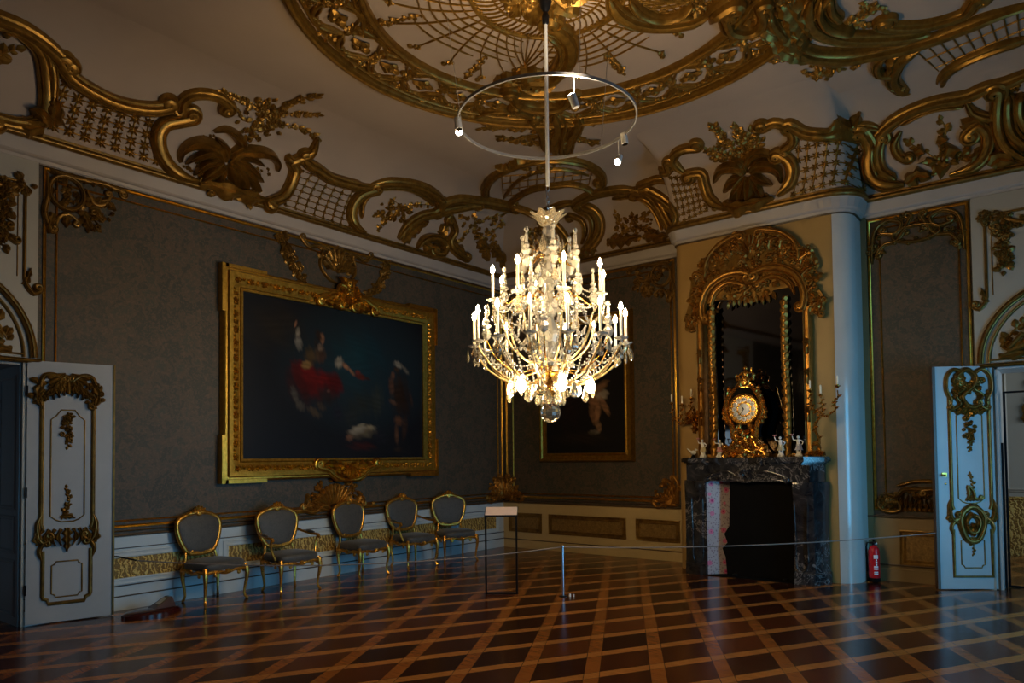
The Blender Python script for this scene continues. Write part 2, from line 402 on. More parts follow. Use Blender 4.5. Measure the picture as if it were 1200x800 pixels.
# ---------------------------------------------------------------- camera
cam_d = bpy.data.cameras.new('camera'); cam = bpy.data.objects.new('camera', cam_d); COL.objects.link(cam); scene.camera = cam
CF, CYAW, CPIT, CROLL, CCY = 835.19, .669217, .0314571, -.0109759, 508.75
fw = Vector((-sin(CYAW) * cos(CPIT), cos(CYAW) * cos(CPIT), sin(CPIT))); rt = Vector((cos(CYAW), sin(CYAW), 0)); up = rt.cross(fw)
rt2 = rt * cos(CROLL) + up * sin(CROLL); up2 = up * cos(CROLL) - rt * sin(CROLL)
cam.matrix_world = Matrix(((rt2.x, up2.x, -fw.x, 8.1091), (rt2.y, up2.y, -fw.y, -9.98226), (rt2.z, up2.z, -fw.z, 1.6), (0, 0, 0, 1)))
cam_d.sensor_width = 36; cam_d.lens = CF / 1200 * 36; cam_d.shift_y = (CCY - 400) / 1200; cam_d.clip_start = .05

# ---------------------------------------------------------------- surfaces
HC = 5.8                     # ceiling height
C0X, C0Z, CW, CH = .12, 4.86, 1.03, .94
def SA(u, v, h): return (h, u, v)            # left wall, u = y, v = z
def SB(u, v, h): return (u, -h, v)           # back wall, u = x
BRY = -.58
def SF(u, v, h): return (u, BRY - h, v)      # chimney breast front
def SC(u, v, h): return (u, v, HC - h)       # flat ceiling
CL = 1.549
def cove(s):
    t = min(s, CL) / CL * pi / 2; o = C0X + CW * (1 - cos(t)); z = C0Z + CH * sin(t)
    tx, tz = CW * sin(t), CH * cos(t); l = sqrt(tx * tx + tz * tz)
    if s > CL: o += s - CL; tx, tz, l = 1, 0, 1
    return o, z, tz / l, -tx / l
def yw(x):
    def side(d, r):                           # d = distance inside the breast's outer edge, r = radius of its rounded corner
        if d <= -.06: return 0
        if d <= 0: return -(.58 - r) * (d + .06) / .06
        if d < r: return -(.58 - r) - r * sqrt(1 - (1 - d / r) ** 2)
        return -.58
    return max(side(x - 3.66, .13), side(6.0 - x, .28)) if 3.5 < x < 6.1 else 0
def CA(u, s, h):
    o, z, nx, nz = cove(s); return (o + h * nx, u, z + h * nz)
def CB(u, s, h):
    o, z, nx, nz = cove(s); return (u, yw(u) - (o + h * nx), z + h * nz)
BREAST = [(3.66, 0.0)] + [(3.79 - .13 * cos(k * pi / 12), -.45 - .13 * sin(k * pi / 12)) for k in range(7)] + [(5.72 + .28 * sin(k * pi / 12), -.30 - .28 * cos(k * pi / 12)) for k in range(7)] + [(6.0, 0.0)]

# ---------------------------------------------------------------- shell
X1, Y1 = 9.5, -12.0
DY0, DY1, DH = -9.10, -7.475, 2.585           # left doorway
EX0, EX1 = 7.385, 8.90                        # right doorway (in the back wall)
m = MB(); m.box(-3, -12.5, -.2, 13, 5, 0); struct(m.build('floor', M['floor'], smooth=False))
m = MB(); m.box(-.5, DY1, 0, 0, .5, HC + .3); m.box(-.5, DY0, DH, 0, DY1, HC + .3); m.box(-.5, Y1 - .4, 0, 0, DY0, HC + .3); struct(m.build('wall_left', M['fabric'], smooth=False))
m = MB(); m.box(0, 0, 0, EX0, .5, HC + .3); m.box(EX0, 0, DH, EX1, .5, HC + .3); m.box(EX1, 0, 0, X1 + .4, .5, HC + .3); struct(m.build('wall_back', M['fabric'], smooth=False))
m = MB(); WZ0, WZ1 = .25, 2.7; WIN = [(-9.4, -8.0), (-6.2, -4.8), (-3.0, -1.6)]
ys = [Y1 - .4] + [a for w in WIN for a in w] + [0]
for a, b in zip(ys[0::2], ys[1::2]): m.box(X1, a, 0, X1 + .4, b, HC + .3)
for a, b in WIN: m.box(X1, a, 0, X1 + .4, b, WZ0); m.box(X1, a, WZ1, X1 + .4, b, HC + .3)
struct(m.build('wall_right', M['panel_white'], smooth=False))
m = MB(); m.box(0, Y1 - .4, 0, X1, Y1, HC + .3); struct(m.build('wall_front', M['fabric'], smooth=False))
# chimney breast
m = MB(); m.grid([[(x, y, 0) for x, y in BREAST], [(x, y, 5.6) for x, y in BREAST]])
struct(m.build('wall_chimney', M['cream'], angle=30))
m = MB(); RC = [p for p in BREAST if p[0] > 5.73]; m.grid([[(x + .004 * (1 if x > 5.8 else .3), y - .004, z) for x, y in RC] for z in (0, 4.62)]); struct(m.build('trim_50', M['chimney_white'], angle=30))
# ceiling with its coves
m = MB(); ss = [CL * k / 10 for k in range(11)]
m.grid([[CA(max(Y1, min(-cove(s)[0], u)), s, 0) for u in [Y1 + 12 * k / 24 for k in range(25)]] for s in ss])
us = sorted([9.6 * k / 48 for k in range(49)] + [3.60, 3.63] + [3.66 + .13 * (1 - cos(k * pi / 12)) for k in range(7)] + [5.72 + .28 * sin(k * pi / 12) for k in range(7)] + [6.03, 6.06])
m.grid([[CB(max(u, cove(s)[0]), s, 0) for u in us] for s in ss])
m.box(-.4, Y1 - .4, HC, X1 + .4, .4, HC + .2)
struct(m.build('ceiling', M['ceiling'], angle=50))

# ---------------------------------------------------------------- cornice, rails, skirting
PLAN = [(X1, Y1), (0, Y1), (0, 0)] + BREAST + [(X1, 0)]
m = MB(); sweep_plan(m, PLAN, [(0, 4.60), (.025, 4.605), (.035, 4.635), (.06, 4.645), (.075, 4.66), (.105, 4.765), (.115, 4.775)]); struct(m.build('trim_1', M['cornice'], smooth=False))
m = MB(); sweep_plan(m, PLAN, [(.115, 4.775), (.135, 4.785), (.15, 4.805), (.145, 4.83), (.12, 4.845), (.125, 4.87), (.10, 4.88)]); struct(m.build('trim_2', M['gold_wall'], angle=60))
m = MB(); sweep_plan(m, PLAN, [(0, 4.585), (.022, 4.588), (.026, 4.60), (0, 4.606)]); struct(m.build('trim_3', M['brown_line'], smooth=False))
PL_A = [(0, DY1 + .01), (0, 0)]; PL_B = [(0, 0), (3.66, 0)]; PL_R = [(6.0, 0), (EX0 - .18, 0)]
for nm, path, mat in (('left', PL_A, 'dado_cool_lit'), ('back', PL_B, 'dado_warm_lit'), ('back_2', PL_R, 'dado_ochre')):
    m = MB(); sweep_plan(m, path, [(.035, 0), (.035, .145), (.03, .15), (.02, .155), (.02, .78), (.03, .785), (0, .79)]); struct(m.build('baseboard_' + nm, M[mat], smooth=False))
m = MB(); m.box(6.0, -.035, 0, 6.07, 0, 4.62); struct(m.build('trim_51', M['dado_ochre'], smooth=False))
m = MB(); m.box(-3.4, -11.5, 0, -3.2, -5.5, 3.2); m.box(-3.2, -11.5, 3.0, -.5, -5.5, 3.2); m.box(-3.2, -5.7, 0, -.5, -5.5, 3.0); m.box(-3.2, -11.5, 0, -.5, -11.3, 3.0); struct(m.build('wall_passage_blocker', M['jamb'], smooth=False))  # unseen passage walls, added to block sky light from the left doorway
k = 3
for path, mat, z0, z1, d in ((PL_A, 'brown_line', .79, .812, .045), (PL_B, 'brown_line', .79, .812, .045), (PL_R, 'brown_line', .79, .812, .045),
                             (PL_A, 'gold_wall', .838, .852, .022), (PL_B, 'brown_line', .838, .852, .022),
                             (PL_A, 'brown_line', .140, .156, .042), (PL_B, 'brown_line', .140, .156, .042), (PL_R, 'brown_line', .190, .21, .042),
                             (PL_A, 'brown_line', .252, .268, .03), (PL_A, 'brown_line', .655, .668, .03)):
    k += 1; m = MB(); sweep_plan(m, path, [(.0, z0), (d, z0 + .003), (d + .004, (z0 + z1) / 2), (d, z1 - .003), (0, z1)]); struct(m.build('trim_%d' % k, M[mat], smooth=False))
# ---------------------------------------------------------------- crystal chandelier
AX, AY = 4.45, -4.80
def inst(name, me, parent, loc, rot=(0, 0, 0), sc=(1, 1, 1)):
    o = bpy.data.objects.new(name, me); COL.objects.link(o); o.parent = parent; o.location = loc; o.rotation_euler = rot; o.scale = sc; return o
ch = thing('crystal_chandelier', (AX, AY, 0), 'large lit crystal chandelier hanging on a long pale rod from the ceiling centre', 'chandelier')
def C(r, a, z):
    z = 3.2 + (z - 3.2) * .92 if 3.2 < z < 4 else z
    return (AX + r * cos(a), AY + r * sin(a), z)
m = MB(); m.tube([C(0, 0, 4.03), C(0, 0, 5.62)], .0165, 10); m.build('suspension_rod', M['white_metal'], ch)
m = MB(); m.lathe([(.012, 5.5), (.03, 5.52), (.035, 5.58), (.02, 5.62), (.045, 5.66), (.06, 5.72), (.03, 5.76), (.05, 5.80)], 12, (AX, AY, 0)); m.build('ceiling_hook', M['black_metal'], ch)
for k in range(4):
    m = MB(); z = 4.02 - k * .052; a = k * pi / 2
    m.tube([(AX + .016 * cos(t) * cos(a), AY + .016 * cos(t) * sin(a), z - .012 + .034 * sin(t)) for t in [2 * pi * q / 12 for q in range(13)]], .004, 6); m.build('chain_link', M['steel'], ch)
# glass bowl with scalloped petals, stem of balusters
m = MB(); rows = []
for r, z in ((.02, 3.70), (.06, 3.71), (.085, 3.735), (.105, 3.765), (.13, 3.795), (.155, 3.815), (.148, 3.822), (.12, 3.80), (.09, 3.775), (.05, 3.74)):
    rows.append([C(r * (1 + .14 * (z - 3.70) / .12 * cos(9 * t)), t, z + .016 * (z - 3.70) / .12 * cos(9 * t)) for t in [2 * pi * q / 54 for q in range(54)]])
m.grid(rows, cu=True); m.build('crystal_bowl', M['gold_crystal'], ch)
m = MB(); m.lathe([(.016, 3.75), (.02, 3.72), (.045, 3.69), (.058, 3.655), (.05, 3.62), (.028, 3.60), (.022, 3.585), (.042, 3.57), (.042, 3.56), (.024, 3.545), (.04, 3.52), (.06, 3.475), (.052, 3.44), (.03, 3.415), (.05, 3.40), (.05, 3.385), (.03, 3.37), (.055, 3.33), (.065, 3.27), (.04, 3.22), (.07, 3.19), (.07, 3.17), (.035, 3.14), (.05, 3.05), (.085, 2.95), (.06, 2.86), (.035, 2.84), (.06, 2.78), (.085, 2.68), (.05, 2.56), (.035, 2.52), (.07, 2.47), (.07, 2.44), (.03, 2.41)], 10, (AX, AY, 0)); m.v = [(x, y, 3.2 + (z - 3.2) * .92 if z > 3.2 else z) for x, y, z in m.v]; m.build('stem', M['crystal'], ch, smooth=False)
m = MB(); m.lathe([(.03, 2.41), (.09, 2.38), (.12, 2.33), (.11, 2.29), (.06, 2.25), (.03, 2.22), (.05, 2.18), (.02, 2.12), (.008, 2.09)], 14, (AX, AY, 0)); m.build('hub', M['ormolu'], ch)
m = MB(); m.ball((AX, AY, 1.99), .094, 16, 10); m.build('crystal_ball', M['clear_crystal'], ch, smooth=False)
m = MB(); m.tube([C(0, 0, 2.09), C(0, 0, 2.075)], .006, 6); m.lathe([(.02, 2.075), (.03, 2.08), (.012, 2.09)], 10, (AX, AY, 0)); m.build('ball_cap', M['ormolu'], ch)
# arms, drip pans, candles
def arm(prof, a, r0, r1): 
    m = MB(); P = [C(r, a, z) for r, z in [(p.x, p.y) for p in catmull(prof, .03)]]; n = len(P)
    m.tube(P, [r0 + (r1 - r0) * k / (n - 1) for k in range(n)], 7); return m
cm = MB(); cm.lathe([(.0125, 0), (.0125, .20), (.010, .215), (.006, .22)], 10); candle_me = None
bm_ = MB(); bm_.lathe([(.006, 0), (.015, .008), (.019, .026), (.015, .046), (.006, .066), (.001, .076)], 10)
pan = MB(); pan.lathe([(.008, -.03), (.016, -.02), (.012, -.008), (.03, -.004), (.055, .006), (.062, .016), (.056, .014), (.03, .004), (.016, .006), (.018, .03), (.014, .034)], 16)
def mesh_of(mb, name, mat, smooth=True):
    o = mb.build(name, mat, None, smooth); me = o.data; bpy.data.objects.remove(o); return me
ME_C = mesh_of(cm, 'candle', M['candle']); ME_B = mesh_of(bm_, 'bulb', M['flame']); ME_P = mesh_of(pan, 'drip_pan', M['crystal'], False)
def tear(w, h, flat=.4, n=8): 
    q = MB(); q.lathe([(.0015, h * .5), (w * .28, h * .38), (w * .62, h * .1), (w * 1.0, -h * .22), (w * .82, -h * .38), (w * .3, -h * .5)], n, sy=flat); return q
ME_T = mesh_of(tear(.036, .115), 'pendant', M['gold_crystal'], False); ME_L = mesh_of(tear(.05, .16), 'pendant', M['gold_crystal'], False); ME_S = mesh_of(tear(.010, .09, 1, 6), 'pendant', M['crystal'], False)
sp = MB(); sp.lathe([(.012, -.09), (.032, -.07), (.046, -.03), (.030, .01), (.020, .02), (.044, .045), (.044, .06), (.018, .075), (.030, .095), (.028, .11), (.015, .125), (.017, .20), (.009, .215), (.020, .228), (.023, .245), (.016, .262), (.003, .268)], 8); ME_O = mesh_of(sp, 'spire', M['crystal'], False)
fr = MB(); fr.lathe([(.008, .05), (.016, .045), (.018, .03), (.032, .005), (.040, -.03), (.036, -.062), (.020, -.088), (.003, -.098)], 12); ME_F = mesh_of(fr, 'frosted_bulb', M['frosted'])
def rel(p): return (p[0] - AX, p[1] - AY, p[2])
np_ = 0
def candle_at(r, a, z):
    global np_
    x, y, _ = rel(C(r, a, 0)); inst('drip_pan', ME_P, ch, (x, y, z)); c = inst('candle', ME_C, ch, (x, y, z + .03)); inst('bulb', ME_B, c, (0, 0, .218))
    for k, (me, dr, dz) in enumerate(((ME_T, .0, -.115), (ME_T, .055, -.085), (ME_S, -.052, -.075))):
        aa = a + (.0 if k == 0 else .6 * (1 if k == 1 else -1)); xx, yy, _ = rel(C(r + dr, aa * 1.0 if k == 0 else a + dr * 1.1, 0))
        if np_ < 66: inst('pendant', me, ch, (xx, yy, z + dz), (0, 0, a + pi / 2 + .4 * k)); np_ += 1
NL, NU = 14, 8
for k in range(NL):
    a = 2 * pi * (k + .35) / NL
    arm([(.06, 2.33), (.2, 2.235), (.38, 2.27), (.54, 2.37), (.64, 2.49), (.675, 2.555)], a, .012, .008).build('arm', M['brass'], ch); candle_at(.675, a, 2.585)
for k in range(NU):
    a = 2 * pi * (k + .1) / NU
    arm([(.05, 2.47), (.18, 2.44), (.33, 2.55), (.40, 2.70), (.43, 2.82), (.49, 2.90), (.51, 2.945)], a, .011, .008).build('arm', M['brass'], ch); candle_at(.51, a, 2.97)
for k in range(6):
    a = 2 * pi * (k + .25) / 6
    arm([(.03, 3.40), (.09, 3.415), (.14, 3.37), (.19, 3.30), (.235, 3.29), (.25, 3.34)], a, .009, .006).build('crown_arm', M['ormolu'], ch)
    arm([(.25, 3.33), (.23, 3.42), (.17, 3.42), (.13, 3.47), (.17, 3.53), (.20, 3.50)], a + .25, .005, .004).build('crown_scroll', M['ormolu'], ch)
    inst('spire', ME_O, ch, rel(C(.25, a, 3.36))); inst('pendant', ME_L, ch, rel(C(.13, a + .5, 3.50)), (0, 0, a + 2.07)); np_ += 1
    inst('pendant', ME_T, ch, rel(C(.30, a, 3.16)), (0, 0, a + 1.57)); np_ += 1
    a2 = a + .5
    arm([(.04, 3.0), (.15, 3.03), (.28, 3.02), (.36, 2.96), (.40, 2.98)], a2, .008, .005).build('crown_arm', M['ormolu'], ch); inst('spire', ME_O, ch, rel(C(.40, a2, 3.05)), (0, 0, 0), (.9, .9, .9))
    inst('spire', ME_O, ch, rel(C(.60, a2 + .3, 2.68)), (0, 0, 0), (.95, .95, .85))
    arm([(.06, 2.40), (.3, 2.34), (.5, 2.44), (.60, 2.60)], a2 + .3, .008, .006).build('arm', M['ormolu'], ch)
    a3 = a + .12; x, y, _ = rel(C(.36, a3, 0))
    inst('frosted_bulb', ME_F, ch, (x, y, 2.245))
for k in range(16):
    a = 2 * pi * k / 16
    if np_ < 98: inst('pendant', ME_L if k % 2 else ME_T, ch, rel(C(.26 + .12 * (k % 2), a, 2.17 + .02 * (k % 3))), (0, 0, a + 1.57)); np_ += 1
for k in range(8):
    a = 2 * pi * (k + .5) / 8
    if np_ < 106: inst('pendant', ME_L, ch, rel(C(.12, a, 2.13)), (0, 0, a + 1.57)); np_ += 1
pl = tear(.026, .07, .35); ME_K = mesh_of(pl, 'crystal_plate', M['crystal'], False)
for k in range(98):
    s_ = k / 98; z = 2.33 + 1.0 * s_; r = RND.uniform(.10, .20 + .32 * max(0, 1 - abs(s_ - .28) / .4)); a = k * 2.399
    inst('crystal_plate', ME_K, ch, rel(C(r, a, z)), (RND.uniform(-.3, .3), RND.uniform(-.3, .3), a + 1.57 + RND.uniform(-.5, .5)), (RND.uniform(.8, 1.4),) * 3)
# strings of beads: crown to upper tier, upper tier to lower tier
m = MB()
def beads(p, q, sag, n, r):
    for k in range(n + 1):
        s = k / n; z = p[2] + (q[2] - p[2]) * s - sag * 4 * s * (1 - s)
        m.ball((p[0] + (q[0] - p[0]) * s, p[1] + (q[1] - p[1]) * s, z), r, 6, 4)
for k in range(8):
    a = 2 * pi * (k + .1) / 8; b = 2 * pi * (k + 1.1) / 8
    beads(C(.51, a, 2.94), C(.51, b, 2.94), .10, 17, .011); beads(C(.10, a, 3.3), C(.49, a, 3.0), .07, 18, .011); beads(C(.50, a, 2.92), C(.13, a, 2.45), .03, 22, .012)
for k in range(14):
    a = 2 * pi * (k + .35) / 14; b = 2 * pi * (k + 1.35) / 14
    beads(C(.66, a, 2.55), C(.66, b, 2.55), .07, 12, .010); beads(C(.64, a, 2.53), C(.22, a, 2.22), .02, 15, .010)
for k in range(10):
    a = 2 * pi * k / 10; beads(C(.30, a, 2.95), C(.45, a + .3, 2.62), .02, 14, .012); beads(C(.12, a, 3.15), C(.34, a + .2, 2.9), .03, 14, .012); beads(C(.42, a + .15, 2.55), C(.30, a + .15, 2.26), .02, 12, .012)
for k in range(6): a = 2 * pi * (k + .25) / 6; beads(C(.04, a, 3.58), C(.24, a, 3.34), .05, 12, .009)
g = m.build('bead_garland', M['crystal'], ch, smooth=False); g['kind'] = 'stuff'

# ---------------------------------------------------------------- lighting ring with spot lamps
RT = Vector((.784, .620, 0)); FW = Vector((-.620, .784, 0))
RZ, RR = 4.62, .80
ring = thing('lighting_ring', (AX, AY, RZ), 'slim white metal ring carrying small spot lamps above the chandelier', 'lamp')
def RP(phi, z=RZ, r=RR):
    v = RT * cos(phi) * r + FW * sin(phi) * r; return (AX + v.x, AY + v.y, z)
m = MB(); N = 72; rows = []
for a, b in ((-.007, -.013), (.007, -.013), (.007, .013), (-.007, .013), (-.007, -.013)): rows.append([RP(2 * pi * k / N, RZ + b, RR + a) for k in range(N)])
m.grid(rows, cu=True); m.build('ring_rail', M['ring_grey'], ring)
for ph in (-1.3, .79, 2.88): 
    m = MB(); m.tube([RP(ph), RP(ph, HC - .01, .95)], .0025, 5); m.build('hanging_wire', M['steel'], ring)
def spot(phi, drop, d, lit):
    p = Vector(RP(phi)); d = Vector(d).normalized(); c = p - Vector((0, 0, drop)); m = MB()
    m.tube([tuple(p + Vector((0, 0, .02))), tuple(c)], .004, 6)
    a = c - d * .05; b = c + d * .055; m.tube([tuple(a), tuple(a + d * .004), tuple(b)], [.018, .03, .034], 14, cap=True)
    s = m.build('spot_lamp', M['white_metal'], ring); m = MB(); m.tube([tuple(b + d * .001), tuple(b + d * .006)], .028, 14); m.build('lamp_lens', M['spot_glow'] if lit else M['mirror'], s)
    return s
spot(3.05, .05, (.5, -.6, -.45), True); spot(3.2, .03, (.1, .1, -1), False)
spot(.38, .03, (.1, .1, -1), False); spot(.5, .19, (.1, -.6, -.7), True); spot(-1.35, .22, (-.2, -.3, .9), True)
m = MB(); m.lathe([(.05, 5.795), (.052, 5.765), (.04, 5.745), (.01, 5.74)], 16, (.615, -1.761, 0)); tag(m.build('smoke_detector', M['white_metal']), 'small round white smoke detector on the ceiling above the back corner', 'smoke detector')
# ---------------------------------------------------------------- gilded chairs along the left wall (local: seat faces +x)
FULL = [(cos(a), sin(a)) for a in [2 * pi * k / 10 for k in range(11)]]
def xb(z): return -.222 - (z - .45) * .11
def SBK(u, v, h): return (xb(v) + h, u, v)
def back_outline(wd, z0, z1):
    return [(-.30 * wd, z0 + .02), (-.12 * wd, z0 - .005), (.12 * wd, z0 - .005), (.30 * wd, z0 + .02), (.44 * wd, z0 + .15), (.50 * wd, z0 + .30), (.46 * wd, z1 - .06), (.30 * wd, z1 - .01), (.12 * wd, z1 + .012), (-.12 * wd, z1 + .012), (-.30 * wd, z1 - .01), (-.46 * wd, z1 - .06), (-.50 * wd, z0 + .30), (-.44 * wd, z0 + .15)]
def make_chair(arms, wd=.56, z1=.975):
    root = thing('gilded_armchair' if arms else 'gilded_side_chair', (0, 0, 0), 'gilded chair', 'armchair' if arms else 'chair', 'gilded chairs along the left wall')
    hw, hb, dp = wd * .5, wd * .43, .225
    # seat cushion: domed pad
    m = MB(); rows = []; out = []
    for k in range(40):
        t = 2 * pi * k / 40; c, s = cos(t), sin(t); e = .35
        x = (abs(c) ** e) * (1 if c > 0 else -1); y = (abs(s) ** e) * (1 if s > 0 else -1)
        w_ = hb + (hw - hb) * (x + 1) / 2; out.append((x * dp * 1.04 + (.02 * (1 - y * y) if x > 0 else 0), y * w_))
    for k, z in ((.96, .37), (1.0, .385), (1.015, .42), (1.0, .445), (.93, .462), (.7, .478), (.35, .486), (.01, .488)): rows.append([(x * k, y * k, z) for x, y in out])
    m.grid(rows, cu=True); m.build('seat', M['seat'], root)
    # carved apron
    m = MB()
    for a, b in (((dp * 1.0, -hw), (dp * 1.0, hw)), ((-dp, -hb), (dp, -hw)), ((-dp, hb), (dp, hw)), ((-dp, -hb), (-dp, hb))):
        P = []
        for k in range(13):
            s = k / 12; P.append((a[0] + (b[0] - a[0]) * s, a[1] + (b[1] - a[1]) * s, .365 - .018 * sin(pi * s * 1) - .012 * cos(4 * pi * s)))
        m.tube(P, .02, 8)
        d = Vector((b[0] - a[0], b[1] - a[1])).normalized(); mid = ((a[0] + b[0]) / 2, (a[1] + b[1]) / 2)
        nx, ny = (d.y, -d.x)
        if (mid[0] * nx + mid[1] * ny) < 0: nx, ny = -nx, -ny
        def SAP(u, v, h, mid=mid, d=d, nx=nx, ny=ny): return (mid[0] + d.x * u + nx * (.018 + h), mid[1] + d.y * u + ny * (.018 + h), .345 + v)
        shell(m, SAP, (0, -.01), .05, pi * .1, pi * .9, 5, .016)
        for sg in (-1, 1): relief(m, SAP, [(sg * .03, 0), (sg * .09, .012), (sg * .15, -.002)], .012, .014, ROUND, ce=sg * -.018)
    m.build('apron', M['chair_gold'], root)
    for (x, y) in ((dp - .01, -hw + .015), (dp - .01, hw - .015), (-dp + .01, -hb + .02), (-dp + .01, hb - .02)):
        o = Vector((1 if x > 0 else -.7, (1 if y > 0 else -1) * .55)); m = MB(); P = []; R = []
        for q, z, r in ((-.004, .40, .024), (.012, .36, .029), (.020, .30, .026), (.012, .22, .020), (-.006, .13, .0155), (-.012, .07, .014), (.0, .03, .016), (.018, .012, .018), (.030, .010, .010)):
            P.append((x + o.x * q, y + o.y * q, z)); R.append(r)
        m.tube(P, R, 8); m.ball((x + o.x * .012, y + o.y * .012, .009), .016, 8, 4, sz=.55); m.build('leg', M['chair_gold'], root)
    # back
    z0 = .535; ol = back_outline(wd, z0, z1)
    m = MB(); relief(m, SBK, ol, .028, .026, FULL, closed=True, step=.03); fr = m.build('back_frame', M['chair_gold'], root)
    for sg in (-1, 1):
        m = MB(); m.tube([(xb(.60), sg * wd * .33, .565), (xb(.5) + .01, sg * wd * .36, .48), (-dp + .005, sg * hb * .93, .385)], [.016, .015, .019], 8); m.build('back_post', M['chair_gold'], root)
    P = catmull(ol, .04, True); cx, cz = 0, (z0 + z1) / 2; m = MB()
    for sgn in (1, -1):
        rows = [[(xb(cz + (p.y - cz) * k) + sgn * h, p.x * k, cz + (p.y - cz) * k) for p in P] for k, h in ((.98, .004), (.93, .018), (.75, .030), (.4, .036), (.01, .038))]; m.grid(rows, cu=True)
    m.build('back_cushion', M['seat'], root)
    m = MB()
    def SCR(u, v, h): return (xb(z1 + v) + .012 + h, u, z1 + v)
    shell(m, SCR, (0, -.015), .115, pi * .08, pi * .92, 7, .034)
    for sg in (-1, 1):
        relief(m, SCR, [(sg * .015, .03), (sg * .06, .022), (sg * .11, .012), (sg * .16, -.004)], .024, .03, ROUND, cs=sg * .02)
        leaf(m, SCR, [(sg * .03, .0), (sg * .08, .028), (sg * .13, .012)], .018, .016, 3)
    flower(m, SCR, 0, .025, .045, .03)
    m.build('crest', M['chair_gold'], fr)
    m = MB()
    def SLO(u, v, h): return (xb(z0 + v) + .014 + h, u, z0 + v)
    shell(m, SLO, (0, .01), .03, -pi * .95, -pi * .05, 5, .012)
    for sg in (-1, 1): relief(m, SLO, [(sg * .02, .008), (sg * .06, .016), (sg * .11, .012)], .011, .012, ROUND, ce=sg * .012)
    m.build('lower_carving', M['chair_gold'], fr)
    if arms:
        for sg in (-1, 1):
            m = MB(); y = sg * hw
            m.tube([(xb(.72), sg * wd * .49, .72), (xb(.70) + .09, y * 1.06, .69), (-.03, y * 1.14, .665), (.09, y * 1.16, .66), (.135, y * 1.16, .655), (.15, y * 1.16, .635), (.135, y * 1.16, .62)], [.016, .015, .017, .017, .018, .016, .01], 8)
            m.tube([(.115, y * 1.16, .645), (.085, y * 1.14, .57), (.10, y * 1.07, .48), (.12, y * .98, .40)], [.014, .013, .015, .018], 8); ar = m.build('armrest', M['chair_gold'], root)
            m = MB(); m.tube([(-.10, y * 1.12, .69), (-.03, y * 1.14, .69), (.05, y * 1.155, .682)], [.012, .02, .012], 8); m.build('arm_pad', M['seat'], ar)
    return root
side = make_chair(False); armc = make_chair(True)
SEATS = [(.345, -5.69, 8, 0, 'gilded side chair with grey silk seat, the one nearest the open left door'),
      (.515, -4.80, 0, 1, 'gilded armchair with grey silk seat, between the two side chairs below the large painting'),
      (.385, -3.56, 5, 0, 'gilded side chair standing directly below the carved fan ornament on the left wall'),
      (.36, -2.58, -5, 1, 'gilded armchair with grey silk seat, second chair from the black display stand'),
      (.43, -1.74, -24, 0, 'gilded side chair with grey silk seat, closest to the back corner and display stand')]
used = set()
for x, y, a, t, lab in SEATS:
    src = armc if t else side
    o = src if t not in used else copy_tree(src)
    used.add(t); o.location = (x, y, 0); o.rotation_euler = (0, 0, math.radians(a)); o['label'] = lab

# ---------------------------------------------------------------- display stand, barrier, extinguisher, wedge
t = thing('display_stand', (2.80, -3.50, 0), 'thin black metal stand with a sloping pink information panel near the back corner', 'display stand')
dx, dy = .31 / .379, .218 / .379                     # along the stand's width
bx, by = -dy, dx                                     # towards the back
def SD(u, v, z): return (2.808 + dx * u + bx * v, -3.507 + dy * u + by * v, z)
for u in (-.18, .18):
    m = MB(); m.add([SD(u + a, b, z) for z in (0, .915) for a, b in ((-.011, -.011), (.011, -.011), (.011, .011), (-.011, .011))], [(0, 1, 2, 3), (7, 6, 5, 4), (0, 4, 5, 1), (1, 5, 6, 2), (2, 6, 7, 3), (3, 7, 4, 0)]); m.build('leg', M['black_metal'], t, smooth=False)
m = MB(); m.add([SD(u, b, z) for u in (-.169, .169) for z in (.004, .024) for b in (-.010, .010)], [(0, 1, 3, 2), (4, 6, 7, 5), (0, 2, 6, 4), (1, 5, 7, 3), (0, 4, 5, 1), (2, 3, 7, 6)]); m.build('base_rail', M['black_metal'], t, smooth=False)
m = MB(); m.add([SD(u, v, z) for u, v, z in ((-.195, -.02, .90), (.195, -.02, .90), (.195, .17, .985), (-.195, .17, .985), (-.195, -.02, .918), (.195, -.02, .918), (.195, .17, 1.003), (-.195, .17, 1.003))], [(3, 2, 1, 0), (4, 5, 6, 7), (0, 1, 5, 4), (1, 2, 6, 5), (2, 3, 7, 6), (3, 0, 4, 7)]); m.build('tray', M['black_metal'], t, smooth=False)
m = MB(); m.add([SD(u, v, z) for u, v, z in ((-.188, -.012, .9215), (.188, -.012, .9215), (.188, .163, .9998), (-.188, .163, .9998), (-.188, -.012, .925), (.188, -.012, .925), (.188, .163, 1.0035), (-.188, .163, 1.0035))], [(3, 2, 1, 0), (4, 5, 6, 7), (0, 1, 5, 4), (1, 2, 6, 5), (2, 3, 7, 6), (3, 0, 4, 7)])
m.build('information_panel', M['pink_label'], t, smooth=False)

PX, PY = 3.479, -3.22
t = thing('barrier_post', (PX, PY, 0), 'slim polished steel barrier post standing in the middle of the parquet', 'barrier post')
m = MB(); m.lathe([(.008, .012), (.0125, .015), (.0125, .545), (.010, .555)], 12, (PX, PY, 0)); m.build('pole', M['steel'], t)
m = MB(); m.lathe([(.050, 0), (.050, .006), (.03, .012), (.010, .016)], 20, (PX, PY, 0)); m.build('base', M['black_metal'], t)
m = MB(); m.lathe([(.010, .552), (.016, .556), (.018, .572), (.012, .585), (.002, .588)], 12, (PX, PY, 0)); m.build('cap', M['steel'], t)
m = MB(); m.lathe([(.012, 0), (.012, .03), (.006, .036)], 10, (PX + .062, PY + .045, 0)); m.lathe([(.010, 0), (.010, .026), (.004, .03)], 10, (PX + .095, PY + .07, 0)); m.build('floor_glint', M['white_metal'], t)  # white stubs stand in for the glint beside the post foot
